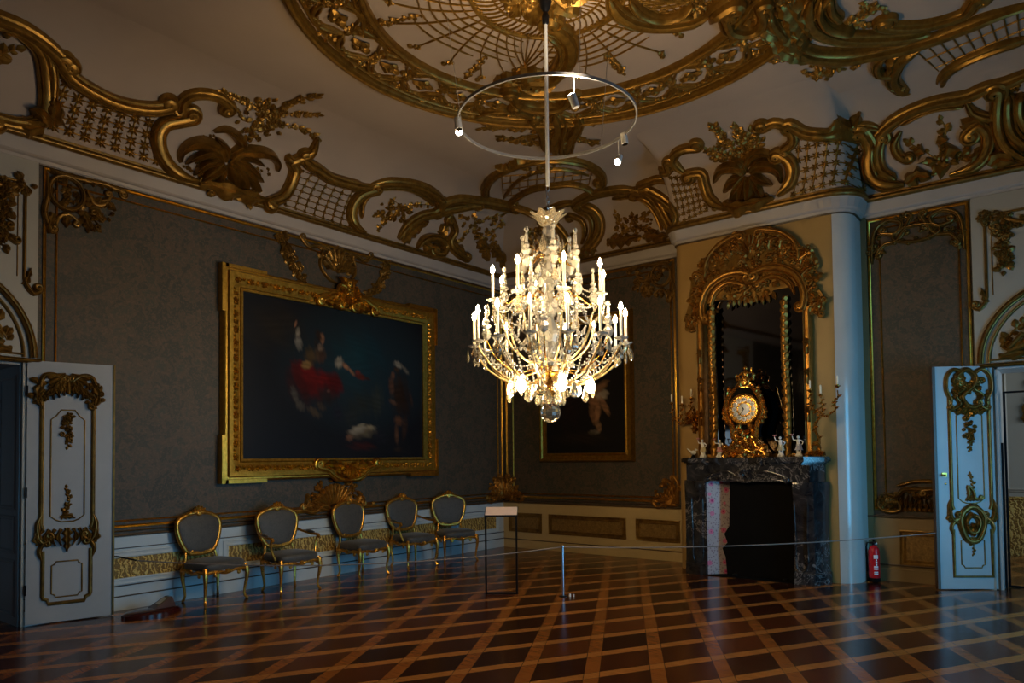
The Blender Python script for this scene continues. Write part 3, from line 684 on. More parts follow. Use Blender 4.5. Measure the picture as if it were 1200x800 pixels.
def cord(name, a, b, sag, label):
    m = MB(); m.tube([(a[0] + (b[0] - a[0]) * s, a[1] + (b[1] - a[1]) * s, a[2] + (b[2] - a[2]) * s - sag * 4 * s * (1 - s)) for s in [k / 40 for k in range(41)]], .0065, 7)
    tag(m.build(name, M['rope'] if label else M['black_metal']), label, 'rope barrier')
cord('rope_barrier', (.30, -6.52, .55), (PX - .012, PY - .012, .565), .12, 'thin grey barrier cord strung in front of the gilded chairs')
cord('rope_barrier', (PX + .013, PY + .008, .565), (6.80, -.42, .66), .06, 'thin grey barrier cord strung in front of the marble fireplace to the right door')
m = MB(); m.tube([(.06, -6.70, .60), (.12, -6.62, .585), (.30, -6.52, .55)], [.006, .009, .008], 8); tag(m.build('barrier_rod', M['black_metal']), 'short dark barrier rod sloping across the wainscot beside the left door', 'barrier rod')

ex, ey = 6.098, -.20
t = thing('fire_extinguisher', (ex, ey, 0), 'red fire extinguisher on the floor beside the white rounded chimney corner', 'fire extinguisher')
m = MB(); m.lathe([(.062, .035), (.066, .045), (.066, .365), (.058, .41), (.034, .44), (.022, .447), (.022, .462)], 24, (ex, ey, 0)); m.build('cylinder_body', M['red_paint'], t)
m = MB(); m.lathe([(.060, 0), (.068, .004), (.068, .05), (.064, .054)], 24, (ex, ey, 0)); m.build('base', M['dark'], t)
m = MB(); m.lathe([(.026, .455), (.026, .485), (.018, .495)], 12, (ex, ey, 0)); m.box(ex - .018, ey - .10, .485, ex + .018, ey + .03, .500); m.tube([(ex, ey + .02, .50), (ex, ey - .05, .53), (ex, ey - .10, .535)], .011, 6); m.build('handle', M['black_metal'], t)
m = MB(); m.tube([(ex - .02, ey, .475), (ex - .07, ey - .01, .48), (ex - .085, ey - .01, .42), (ex - .078, ey - .01, .25), (ex - .076, ey - .01, .12)], .010, 8); m.build('hose', M['black_metal'], t)
m = MB(); m.ball((ex + .03, ey - .012, .47), .017, 8, 6); m.build('gauge', M['steel'], t)
def SE(u, v, h): 
    a = u - pi * .30; return (ex + (.0665 + h) * cos(a), ey + (.0665 + h) * sin(a), v)
m = MB()
for z0, z1, u0, u1 in ((.290, .308, -.5, .28), (.312, .335, -.5, .28), (.262, .284, -.14, .06), (.235, .256, -.2, .12), (.205, .228, -.14, .1), (.180, .200, -.5, .28), (.155, .174, -.5, .28), (.098, .112, -.48, .26), (.118, .130, -.48, .26)):
    n = 8; m.grid([[SE(u0 + (u1 - u0) * k / n, z, .0008) for k in range(n + 1)] for z in (z0, z1)])
m.build('printed_label', M['label_white'], t)

t = thing('door_wedge', (.52, -6.45, 0), 'low dark red varnished wedge lying on the floor beside the left door', 'door wedge')
m = MB(); rows = []
for k, z, h in ((1.0, 0, 0), (1.0, .03, 0), (.9, .05, .01), (.6, .06, .02), (.01, .065, .02)): rows.append([(.50 + .17 * k * cos(a), -6.45 + .30 * k * sin(a), z) for a in [2 * pi * q / 24 for q in range(24)]])
m.grid(rows, cu=True); m.build('base', M['red_leather'], t)
m = MB(); m.add([(.42, -6.46, .06), (.58, -6.46, .06), (.58, -6.24, .06), (.42, -6.24, .06), (.45, -6.26, .16), (.55, -6.26, .16), (.45, -6.29, .16), (.55, -6.29, .16)], [(3, 2, 1, 0), (0, 1, 7, 6), (6, 7, 5, 4), (4, 5, 2, 3), (0, 6, 4, 3), (1, 2, 5, 7)]); m.build('sloping_block', M['red_leather'], t, smooth=False)
m = MB(); m.add([(.46, -6.40, .098), (.55, -6.40, .098), (.54, -6.31, .152), (.465, -6.31, .152)], [(0, 1, 2, 3)]); m.build('highlight_plate', M['steel'], t, smooth=False)  # bright steel face stands in for the highlight on the block
# ---------------------------------------------------------------- marble fireplace
F0 = -.58
t = thing('marble_fireplace', (4.755, -.76, 0), 'grey black veined marble mantelpiece with dark hearth in front of the chimney breast', 'fireplace')
xc = 4.755
def canted(d0, d1, w0, w1, z0, z1, m=None):
    """plan with canted corners from the breast (half width w1 at depth d0) to the front (w0 at d1)"""
    m = m or MB(); pl = [(-w1, F0), (-w1, d0), (-w0, d1), (w0, d1), (w1, d0), (w1, F0)]
    n = len(pl); vs = [(xc + x, y, z) for z in (z0, z1) for x, y in pl]
    return m.add(vs, [tuple(range(n - 1, -1, -1)), tuple(range(n, 2 * n))] + [(i, (i + 1) % n, n + (i + 1) % n, n + i) for i in range(n)])
def scal(m, off, z0, z1):
    pl = []
    for k in range(41):
        s = -1 + 2 * k / 40; a = abs(s)
        y = -.93 - off + .03 * cos(a * pi * 3) * (1 - a) if a < .8 else -.94 - off + (a - .8) / .2 * .20
        pl.append((xc + s * (.90 + off), y))
    pl = [(xc - .92 - off, F0)] + pl + [(xc + .92 + off, F0)]
    n = len(pl); vs = [(x, y, z) for z in (z0, z1) for x, y in pl]
    m.add(vs, [tuple(range(n - 1, -1, -1)), tuple(range(n, 2 * n))] + [(i, (i + 1) % n, n + (i + 1) % n, n + i) for i in range(n)])
m = MB(); scal(m, .015, 1.485, 1.50); scal(m, .04, 1.50, 1.545); scal(m, .03, 1.545, 1.56); scal(m, -.01, 1.46, 1.485); m.build('mantel_shelf', M['marble'], t, angle=30)
m = MB(); canted(-.70, -.925, .80, .90, 1.25, 1.46, m); 
def SFZ(u, v, h): return (xc + u, -.925 - h, v)
relief(m, SFZ, [(-.55, 1.255), (-.3, 1.285), (-.1, 1.26), (0, 1.245), (.1, 1.26), (.3, 1.285), (.55, 1.255)], .018, .02, GROOVE, taper=(0, 0))
shell(m, SFZ, (0, 1.29), .11, pi * .05, pi * .95, 9, .035); 
for sg in (-1, 1): relief(m, SFZ, [(sg * .12, 1.33), (sg * .25, 1.38), (sg * .42, 1.34), (sg * .52, 1.30)], .022, .022, ROUND, ce=sg * -.03)
m.build('frieze', M['marble'], t, angle=30)
for sg in (-1, 1):
    m = MB(); a0, a1 = (.53, .775) if sg < 0 else (.60, .775)
    rows = []
    for z, e in ((0, .03), (.13, .03), (.14, .015), (.16, 0), (.5, -.005), (.9, .0), (1.1, .02), (1.2, .03), (1.25, .02)):
        rows.append([(xc + sg * a0, -.70, z), (xc + sg * a0, -.925 - e, z), (xc + sg * a1, -.925 - e, z), (xc + sg * (a1 + .06), -.90 - e * .7, z), (xc + sg * (.93 + e * .6), -.68, z), (xc + sg * (.93 + e * .6), F0, z)])
    m.grid(rows)
    c = xc + sg * (a0 + a1) / 2
    relief(m, lambda u, v, h, c=c: (c + u, -.925 - h, v), [(-.06, .2), (-.07, .6), (-.075, 1.05), (0, 1.15), (.075, 1.05), (.07, .6), (.06, .2)], .012, .014, ROUND, closed=True)
    m.build('jamb', M['marble'], t, angle=30)
m = MB(); m.add([(xc - .53, -.90, 0), (xc - .24, -.63, 0), (xc - .24, -.63, 1.25), (xc - .53, -.90, 1.25)], [(0, 1, 2, 3)]); m.build('tiled_cheek', M['tile'], t, smooth=False)
m = MB(); m.add([(xc + .60, -.90, 0), (xc + .58, -.63, 0), (xc + .58, -.63, 1.25), (xc + .60, -.90, 1.25)], [(0, 1, 2, 3)]); m.build('tiled_cheek', M['tile'], t, smooth=False)
m = MB(); m.box(xc - .30, -.632, 0, xc + .58, -.60, 1.25); m.build('fireback', M['dark'], t, smooth=False)
m = MB(); m.box(xc - .53, -.93, 0, xc + .60, -.62, .012); m.build('hearth', M['dark'], t, smooth=False)
# black fire screen standing inside the opening
t2 = thing('fire_screen', (5.03, -.86, 0), 'black fire screen with a curved left edge standing inside the marble fireplace', 'fire screen')
def SS(u, v, h): return (u, -.80 - h, v)
ol = [(4.46, .015), (4.44, .25), (4.40, .36), (4.47, .44), (4.43, .55), (4.50, .66), (4.52, 1.235), (5.33, 1.235), (5.33, .015)]
m = MB(); m.prism(ol, SS, 0, .03); m.build('screen_board', M['dark'], t2, smooth=False)
m = MB(); m.box(4.55, -.90, .0135, 4.60, -.74, .04); m.box(5.2, -.90, .0135, 5.25, -.74, .04); m.build('foot', M['black_metal'], t2, smooth=False)

# ---------------------------------------------------------------- mirror above
MX = 4.80
t = thing('overmantel_mirror', (MX, F0, 1.6), 'tall mirror in a carved gilded frame with arched leafy crest above the fireplace', 'mirror')
m = MB(); m.add([(4.10, F0 - .006, 1.58), (5.50, F0 - .118, 1.58), (5.50, F0 - .118, 3.72), (4.10, F0 - .006, 3.72)], [(0, 1, 2, 3)]); m.build('mirror_glass', M['mirror'], t, smooth=False)
def SM(u, v, h): return (u, F0 - .085 - h, v)
for sg, x in ((-1, 4.09), (1, 5.50)):
    m = MB()
    m.box(x - .045, F0 - .125, 1.575, x + .045, F0, 3.45); relief(m, SM, [(x - .032, 1.58), (x - .032, 3.4)], .014, .075, ROUND, taper=(0, 0)); relief(m, SM, [(x + .032, 1.58), (x + .032, 3.4)], .014, .075, ROUND, taper=(0, 0))
    for z in (2.15, 2.62, 3.0): flower(m, SM, x, z, .06, .10); relief(m, SM, [(x, z - .16), (x + .01, z - .05)], .018, .09, ROUND)
    m.build('side_frame', M['mirror_gold'], t)
    # inner palm trunk wound with leaves
    m = MB(); x2 = 4.265 if sg < 0 else 5.235
    def SP(u, v, h): return (u, F0 - .125 - h, v)
    relief(m, SP, [(x2, 1.58), (x2 + .012, 2.2), (x2 - .01, 2.9), (x2, 3.55)], .045, .05, ROUND, taper=(0, 0))
    for k in range(38):
        z = 1.62 + k * .052; s = 1 if k % 2 else -1
        dart(m, SP, x2 - s * .02, z, pi / 2 - s * .75, .105, .04, .065)
    m.build('leafy_column', M['mirror_gold'], t)
m = MB(); m.box(4.05, F0 - .125, 1.562, 5.55, F0, 1.60); m.build('lower_frame', M['mirror_gold'], t, smooth=False)
m = MB()
def arcp(c, r, a0, a1, n=9, ry=None): return [(c[0] + r * cos(math.radians(a0 + (a1 - a0) * k / (n - 1))), c[1] + (ry or r) * sin(math.radians(a0 + (a1 - a0) * k / (n - 1)))) for k in range(n)]
# carved backing so the crest reads as one solid piece
CREST = [(3.86, 3.34), (3.87, 3.55), (3.92, 3.72), (3.95, 3.98), (3.98, 4.12), (4.09, 4.15), (4.16, 4.20), (4.22, 4.36), (4.33, 4.48), (4.50, 4.55), (4.72, 4.585), (4.95, 4.585), (5.14, 4.53), (5.26, 4.42), (5.36, 4.30), (5.44, 4.16), (5.55, 4.15), (5.58, 3.96), (5.61, 3.72), (5.69, 3.58), (5.70, 3.42), (5.60, 3.34), (5.52, 3.40), (5.46, 3.62), (5.34, 3.72), (5.0, 3.66), (4.8, 3.60), (4.6, 3.66), (4.30, 3.70), (4.14, 3.62), (4.06, 3.40), (3.98, 3.32)]
m.prism([(p.x, p.y) for p in catmull(CREST, .05, True)], lambda u, v, h: (u, F0 - h, v), 0.0, .085)
cb = m.build('crest_board', M['gold_wall'], t)
def piece(nm, fn, par=t):
    m = MB(); fn(m); return m.build(nm, M['mirror_gold'], par)
def f1(m):
    for sg in (-1, 1):
        X = lambda x: MX + sg * x
        relief(m, SM, [(X(.04), 3.98), (X(.20), 4.02), (X(.42), 3.98), (X(.60), 3.84), (X(.68), 3.62), (X(.66), 3.46)], .055, .09, GROOVE, cs=sg * .05, ce=-sg * .035)
        relief(m, SM, [(X(.10), 3.84), (X(.30), 3.90), (X(.48), 3.80), (X(.56), 3.62)], .04, .07, GROOVE, cs=sg * .03)
        relief(m, SM, [(X(.72), 4.10), (X(.62), 4.05), (X(.62), 4.15), (X(.55), 4.32), (X(.38), 4.46), (X(.15), 4.53)], .04, .075, GROOVE, cs=-sg * .04, ce=sg * .05)
piece('scroll_molding', f1)
for sg in (-1, 1):
    X = lambda x: MX + sg * x
    for a in ((.82, 3.42), (.78, 3.62), (.74, 3.86), (.72, 4.04)):
        piece('acanthus_leaf', lambda m: leaf(m, SM, [(X(a[0] - .08), a[1] - .08), (X(a[0] - .02), a[1] + .02), (X(a[0] + .07), a[1] + .06)], .05, .07, 3))
        piece('acanthus_leaf', lambda m: leaf(m, SM, [(X(a[0] - .06), a[1] + .08), (X(a[0]), a[1] - .02), (X(a[0] + .05), a[1] - .09)], .045, .07, 3))
    piece('acanthus_leaf', lambda m: leaf(m, SM, [(X(.86), 3.55), (X(.88), 3.44), (X(.84), 3.34)], .05, .06, 3))
    for a in (.12, .26, .40): piece('acanthus_leaf', lambda m: leaf(m, SM, [(X(a), 4.30 - a * .2), (X(a + .04), 4.42 - a * .25), (X(a + .12), 4.47 - a * .35)], .05, .08, 4))
def f3(m):
    shell(m, SM, (MX, 4.24), .26, pi * .12, pi * .88, 9, .07)
    cluster(m, SM, (MX, 4.22), (.50, .26), 90, .10, .05); cluster(m, SM, (MX - .05, 3.80), (.34, .10), 30, .10, .06)
    for sg in (-1, 1): cluster(m, SM, (MX + sg * .74, 3.85), (.10, .28), 26, .09, .05); cluster(m, SM, (MX + sg * .82, 3.46), (.07, .12), 12, .09, .05); cluster(m, SM, (MX + sg * .55, 4.14), (.16, .12), 22, .09, .05)
    for k in range(9):
        x = MX - .28 + k * .07; dart(m, SM, x, 3.72 - .05 * abs(cos(k)), -pi / 2 + (k - 4) * .08, .13, .03, .07)
piece('flower_carving', f3)

# ---------------------------------------------------------------- clock
CX, CY, CZ = 4.765, -.835, 1.56
t = thing('mantel_clock', (CX, CY, CZ), 'large gilt bronze bracket clock with round dial standing in the middle of the mantel shelf', 'clock')
def SK(d):
    return lambda u, v, h: (CX + u, CY - d - h, CZ + v)
def waist(v):                                              # half width of the case by height
    P = [(.0, .24), (.22, .20), (.30, .15), (.38, .16), (.50, .21), (.62, .235), (.74, .21), (.84, .15), (.90, .12)]
    for (a, b), (c, d) in zip(P, P[1:]):
        if a <= v <= c: return b + (d - b) * (v - a) / (c - a)
    return .12
ol = [(waist(v), v) for v in [.26 + k * .032 for k in range(21)]]; ol = ol + [(-a, b) for a, b in reversed(ol)]
m = MB(); m.prism(ol, SK(.08), -.17, 0); m.build('case', M['dark'], t, angle=30)
m = MB(); sk = SK(.08)
for sg in (-1, 1):
    relief(m, sk, [(sg * .15, .28), (sg * .16, .40), (sg * .22, .52), (sg * .245, .62), (sg * .21, .76), (sg * .13, .87), (sg * .06, .92)], .035, .05, GROOVE, cs=-sg * .03)
    leaf(m, sk, [(sg * .17, .42), (sg * .25, .52), (sg * .28, .64)], .04, .05, 4); leaf(m, sk, [(sg * .22, .74), (sg * .19, .84), (sg * .20, .93)], .035, .05, 4)
    leaf(m, sk, [(sg * .04, .44), (sg * .10, .36), (sg * .13, .29)], .04, .05, 3)
shell(m, sk, (0, .36), .09, pi, 2 * pi, 7, .04); m.build('case_mount', M['ormolu'], t)
m = MB()
def SB0(u, v, h): return (CX + u, CY - .10 - h, CZ + v)
m.prism([(-.27, 0), (.27, 0), (.28, .06), (.22, .12), (.17, .20), (.14, .27), (-.14, .27), (-.17, .20), (-.22, .12), (-.28, .06)], lambda u, v, h: (CX + u, CY - h, CZ + v), -.12, .10)
for sg in (-1, 1):
    relief(m, SB0, [(sg * .02, .10), (sg * .10, .07), (sg * .19, .10), (sg * .26, .05)], .035, .05, GROOVE, cs=sg * .03, ce=-sg * .03)
    relief(m, SB0, [(sg * .05, .26), (sg * .12, .22), (sg * .17, .14), (sg * .24, .11)], .03, .05, GROOVE, ce=sg * .025)
    leaf(m, SB0, [(sg * .08, .04), (sg * .16, .02), (sg * .27, .03)], .03, .05, 3)
cluster(m, SB0, (0, .15), (.16, .09), 24, .07, .05); m.build('base', M['ormolu'], t)
m = MB(); m.lathe([(.001, 0), (.185, 0), (.185, .012), (.001, .016)], 40, (0, 0, 0), cap=False)
m.v = [(CX + x, CY - .082 - z, CZ + .62 + y) for x, y, z in m.v]; d = m.build('dial', M['ormolu'], t)
# twelve enamel plaques with the hours, minute ring and hands
for k in range(12):
    a = pi / 2 - 2 * pi * k / 12; u, v = .125 * cos(a), .62 + .125 * sin(a); m = MB()
    rows = [[(CX + u + .031 * q * cos(b), CY - .0965 - h, CZ + v + .031 * q * sin(b)) for b in [2 * pi * s / 14 for s in range(14)]] for q, h in ((1, 0), (.9, .004), (.01, .006))]
    m.grid(rows, cu=True); p = m.build('hour_plaque', M['porcelain'], d)
    c = bpy.data.curves.new('numeral', 'FONT'); c.body = ['XII', 'I', 'II', 'III', 'IIII', 'V', 'VI', 'VII', 'VIII', 'IX', 'X', 'XI'][k]; c.size = .034; c.align_x = 'CENTER'; c.align_y = 'CENTER'; c.extrude = .0006; c.materials.append(M['dark'])
    o = bpy.data.objects.new('numeral_text', c); COL.objects.link(o); me = bpy.data.meshes.new_from_object(o.evaluated_get(bpy.context.evaluated_depsgraph_get())); bpy.data.objects.remove(o)
    inst('numeral', me, p, (u, -.1035, v), (pi / 2, a - pi / 2, 0))
m = MB(); rows = [[(CX + q * cos(b), CY - .0962 - h, CZ + .62 + q * sin(b)) for b in [2 * pi * s / 40 for s in range(40)]] for q, h in ((.075, .0), (.07, .003), (.001, .004))]; m.grid(rows, cu=True); m.build('dial_centre', M['porcelain'], d)
for L, w_, a, nm in ((.085, .006, 2.2, 'hour_hand'), (.13, .004, -2.2, 'minute_hand')):
    m = MB(); m.prism([(-w_ * sin(a), .62 + w_ * cos(a)), (w_ * sin(a), .62 - w_ * cos(a)), (L * cos(a), .62 + L * sin(a))], lambda u, v, h: (CX + u, CY - .104 - h, CZ + v), 0, .003); m.build(nm, M['dark'], d, smooth=False)
m = MB(); relief(m, SK(.086), arcp((0, .62), .192, 0, 330, 12), .014, .03, ROUND, closed=True); m.build('dial_bezel', M['ormolu'], d)
# finial figure group: small seated figure on scrolls
m = MB(); sk = SK(.0)
m.prism([(-.12, .90), (.12, .90), (.09, .96), (-.09, .96)], sk, -.08, .06)
for sg in (-1, 1): relief(m, SK(.06), [(sg * .02, .98), (sg * .08, .95), (sg * .13, .90)], .022, .03, ROUND, cs=sg * .03)
def blob(c, r, sx=1, sy=1, sz=1): m.ball((CX + c[0], CY + c[1], CZ + c[2]), r, 10, 8, sx, sy, sz)
blob((0, -.02, 1.0), .065, 1.1, 1, .8); blob((0, -.02, 1.075), .045, 1, .8, 1.25); blob((.005, -.025, 1.155), .030)
def limb(*P): m.tube([(CX + p[0], CY + p[1], CZ + p[2]) for p in P], [.02] + [.016] * (len(P) - 2) + [.011], 8)
limb((-.03, -.02, 1.10), (-.085, -.03, 1.06), (-.06, -.05, 1.0)); limb((.03, -.02, 1.10), (.08, -.03, 1.09), (.085, -.03, 1.16)); limb((-.03, -.03, 1.0), (-.05, -.09, .98), (-.045, -.08, .92)); limb((.03, -.03, 1.0), (.06, -.09, .98), (.065, -.085, .91))
leaf(m, SK(.02), [(.06, 1.0), (.11, 1.04), (.10, 1.11)], .03, .03, 3); leaf(m, SK(.02), [(-.06, 1.0), (-.11, 1.03), (-.105, 1.09)], .03, .03, 3)
m.build('finial_figure', M['ormolu'], t)

# ---------------------------------------------------------------- porcelain figures on the shelf
def figurine(x, y, h, seed, label):
    R = random.Random(seed); t = thing('porcelain_figurine', (x, y, 1.56), label, 'figurine', 'porcelain figurines on the mantel shelf'); m = MB(); s = h / .26
    m.lathe([(.045, 0), (.05, .01), (.04, .03), (.028, .05), (.034, .07)], 12, (x, y, 1.56)); m.build('plinth', M['porcelain'], t)
    m = MB(); P = lambda a, b, c: (x + a * s, y + b * s, 1.56 + c * s); lean = R.uniform(-.012, .012)
    m.tube([P(-.014, -.005, .065), P(-.018, -.012, .10), P(-.010, 0, .145)], [.010 * s, .014 * s, .018 * s], 8); m.tube([P(.016, .0, .065), P(.020, -.008, .105), P(.010, 0, .145)], [.010 * s, .013 * s, .018 * s], 8)
    m.tube([P(0, 0, .135), P(lean * .5, 0, .17), P(lean, 0, .20), P(lean, 0, .212)], [.026 * s, .022 * s, .026 * s, .010 * s], 10)
    m.ball(P(lean, -.002, .233), .0165 * s, 10, 8, 1, 1, 1.15); m.ball(P(lean, -.018, .232), .004 * s, 6, 4)
    a = R.choice((-1, 1))
    m.tube([P(lean - .026 * a, 0, .197), P(-.055 * a, -.01, .175), P(-.045 * a, -.03, .145)], [.009 * s, .008 * s, .006 * s], 8); m.tube([P(lean + .026 * a, 0, .197), P(.060 * a, -.005, .205), P(.072 * a, -.01, .245)], [.009 * s, .008 * s, .006 * s], 8); m.build('figure', M['porcelain'], t)
    m = MB(); rows = [[P((.030 + .012 * (k / 4)) * (1 + .12 * cos(6 * b + k)) * cos(b), .026 * (1 + .12 * cos(6 * b)) * sin(b), .15 - .014 * k) for b in [2 * pi * q / 24 for q in range(24)]] for k in range(6)]; m.grid(rows, cu=True); m.build('robe', plain('figurine robe', R.choice([(.55, .25, .22), (.30, .38, .30), (.5, .42, .25), (.28, .30, .42)]), .2), t)
    m = MB(); m.tube([P(.072 * a, -.01, .245), P(.068 * a, -.01, .27)], .005 * s, 6)
    for k in range(5): m.ball(P(.07 * a + .014 * cos(k * 1.26), -.01 + .01 * sin(k * 1.26), .265), .009 * s, 6, 4)
    m.build('posy', plain('posy', (.55, .2, .18), .3), t)
figurine(4.145, -.80, .255, 1, 'white porcelain figurine, outer one left of the clock beside the small bird')
figurine(4.375, -.80, .245, 2, 'porcelain figurine standing immediately left of the gilt clock')
figurine(5.180, -.80, .27, 3, 'white porcelain figurine standing immediately right of the gilt clock')
figurine(5.395, -.78, .275, 4, 'white porcelain figurine with a gilt base, outer one right of the clock')
t = thing('gilt_base', (5.315, -.86, 1.56), 'small gilt bronze foot in front of the outer right figurine on the mantel', 'ornament'); m = MB(); m.lathe([(.055, 0), (.06, .008), (.05, .02), (.03, .035), (.012, .045), (.004, .05)], 14, (5.315, -.86, 1.56)); m.build('foot', M['ormolu'], t)
t = thing('porcelain_bird', (3.955, -.70, 1.56), 'small porcelain bird with raised white tail on the far left end of the mantel shelf', 'figurine')
m = MB(); m.lathe([(.03, 0), (.032, .01), (.02, .03), (.012, .045)], 10, (3.955, -.70, 1.56)); m.build('plinth', M['dark'], t)
m = MB(); m.ball((3.96, -.70, 1.63), .034, 10, 8, 1.3, .8, .9); m.ball((4.0, -.71, 1.668), .018, 8, 6); m.tube([(4.015, -.712, 1.668), (4.04, -.715, 1.662)], [.006, .001], 6); m.tube([(3.93, -.70, 1.635), (3.89, -.70, 1.67), (3.865, -.70, 1.69)], [.014, .010, .004], 6); m.build('bird_body', M['porcelain'], t)

# ---------------------------------------------------------------- candelabra
def candle_on(t, p, h=.115):
    m = MB(); m.lathe([(.012, -.03), (.02, -.015), (.034, -.004), (.036, .004), (.016, .002), (.016, .02), (.011, .022)], 12, p); q = m.build('candle_socket', M['ormolu'], t)
    m = MB(); m.lathe([(.011, .018), (.011, h), (.007, h + .004), (.002, h + .012)], 10, p); m.build('candle', M['candle'], q)
def branch(t, P, r=.012):
    m = MB(); P = [Vector(p) for p in P]; out = []
    for i in range(len(P) - 1):
        a, b, c, d = P[max(i - 1, 0)], P[i], P[i + 1], P[min(i + 2, len(P) - 1)]
        for k in range(8): s = k / 8; out.append(.5 * ((2 * b) + (c - a) * s + (2 * a - 5 * b + 4 * c - d) * s * s + (3 * b - a - 3 * c + d) * s ** 3))
    out.append(P[-1]); m.tube(out, [r * (1 - .4 * k / len(out)) for k in range(len(out))], 8)
    for k in range(3, len(out) - 2, 6):
        p = out[k]; S_ = lambda u, v, h, p=p: (p.x + u, p.y - h, p.z + v); leaf(m, S_, [(0, 0), (.02, .02), (.05, .03)], .014, .02, 2); leaf(m, S_, [(0, 0), (-.015, -.02), (-.04, -.02)], .014, .02, 2)
    m.build('branch', M['ormolu'], t)
t = thing('candelabrum', (5.60, -.76, 1.56), 'three branched gilt bronze candelabrum with white candles on the right end of the mantel', 'candelabrum')
m = MB()
def SG(u, v, h): return (5.60 + u, -.80 - h, 1.56 + v)
m.lathe([(.10, 0), (.11, .012), (.09, .03), (.06, .045), (.03, .06)], 16, (5.60, -.76, 1.56))
for sg in (-1, 1): leaf(m, SG, [(sg * .02, .03), (sg * .07, .05), (sg * .12, .02)], .03, .05, 3); relief(m, SG, [(sg * .02, .06), (sg * .05, .10), (sg * .03, .16)], .016, .03, ROUND, ce=sg * .02)
m.build('base', M['ormolu'], t)
branch(t, [(5.60, -.76, 1.60), (5.63, -.77, 1.76), (5.58, -.77, 1.92), (5.64, -.77, 2.05), (5.62, -.77, 2.14)], .02)
for P, e in (([(5.62, -.77, 2.10), (5.57, -.80, 2.16), (5.545, -.82, 2.24), (5.55, -.82, 2.33)], (5.55, -.82, 2.375)), ([(5.63, -.77, 2.08), (5.69, -.84, 2.10), (5.70, -.86, 2.18), (5.68, -.85, 2.25)], (5.68, -.85, 2.305)), ([(5.63, -.77, 2.06), (5.74, -.78, 2.06), (5.83, -.78, 2.14), (5.80, -.78, 2.22), (5.855, -.78, 2.26), (5.856, -.78, 2.36)], (5.856, -.78, 2.41))): branch(t, P); candle_on(t, e)
t.location.y -= .055; t.location.x += .02
t = thing('candle_sconce', (3.88, -.60, 2.05), 'three branched gilt bronze sconce with white candles on the left side of the chimney breast', 'sconce')
m = MB(); SG = lambda u, v, h: (3.93 + u, F0 - .0 - h, 2.1 + v)
m.lathe([(.04, 0), (.05, .02), (.02, .04)], 12, (3.93, F0 - .02, 2.05)); leaf(m, SG, [(0, -.2), (.01, -.08), (0, .06)], .05, .05, 4); leaf(m, SG, [(.02, -.05), (.06, .03), (.05, .12)], .04, .05, 3); leaf(m, SG, [(-.02, -.05), (-.06, .02), (-.07, .10)], .04, .05, 3); cluster(m, SG, (0, .02), (.09, .09), 14, .06, .05); m.build('wall_plate', M['ormolu'], t)
for P, e in (([(3.93, -.62, 2.08), (3.86, -.74, 2.06), (3.80, -.76, 2.14), (3.81, -.74, 2.24)], (3.812, -.72, 2.30)), ([(3.93, -.62, 2.10), (3.97, -.72, 2.14), (3.955, -.75, 2.24), (3.95, -.74, 2.33)], (3.953, -.72, 2.385)), ([(3.92, -.62, 2.06), (3.80, -.68, 2.04), (3.68, -.72, 2.12), (3.655, -.72, 2.26)], (3.658, -.72, 2.33))): branch(t, P); candle_on(t, e)
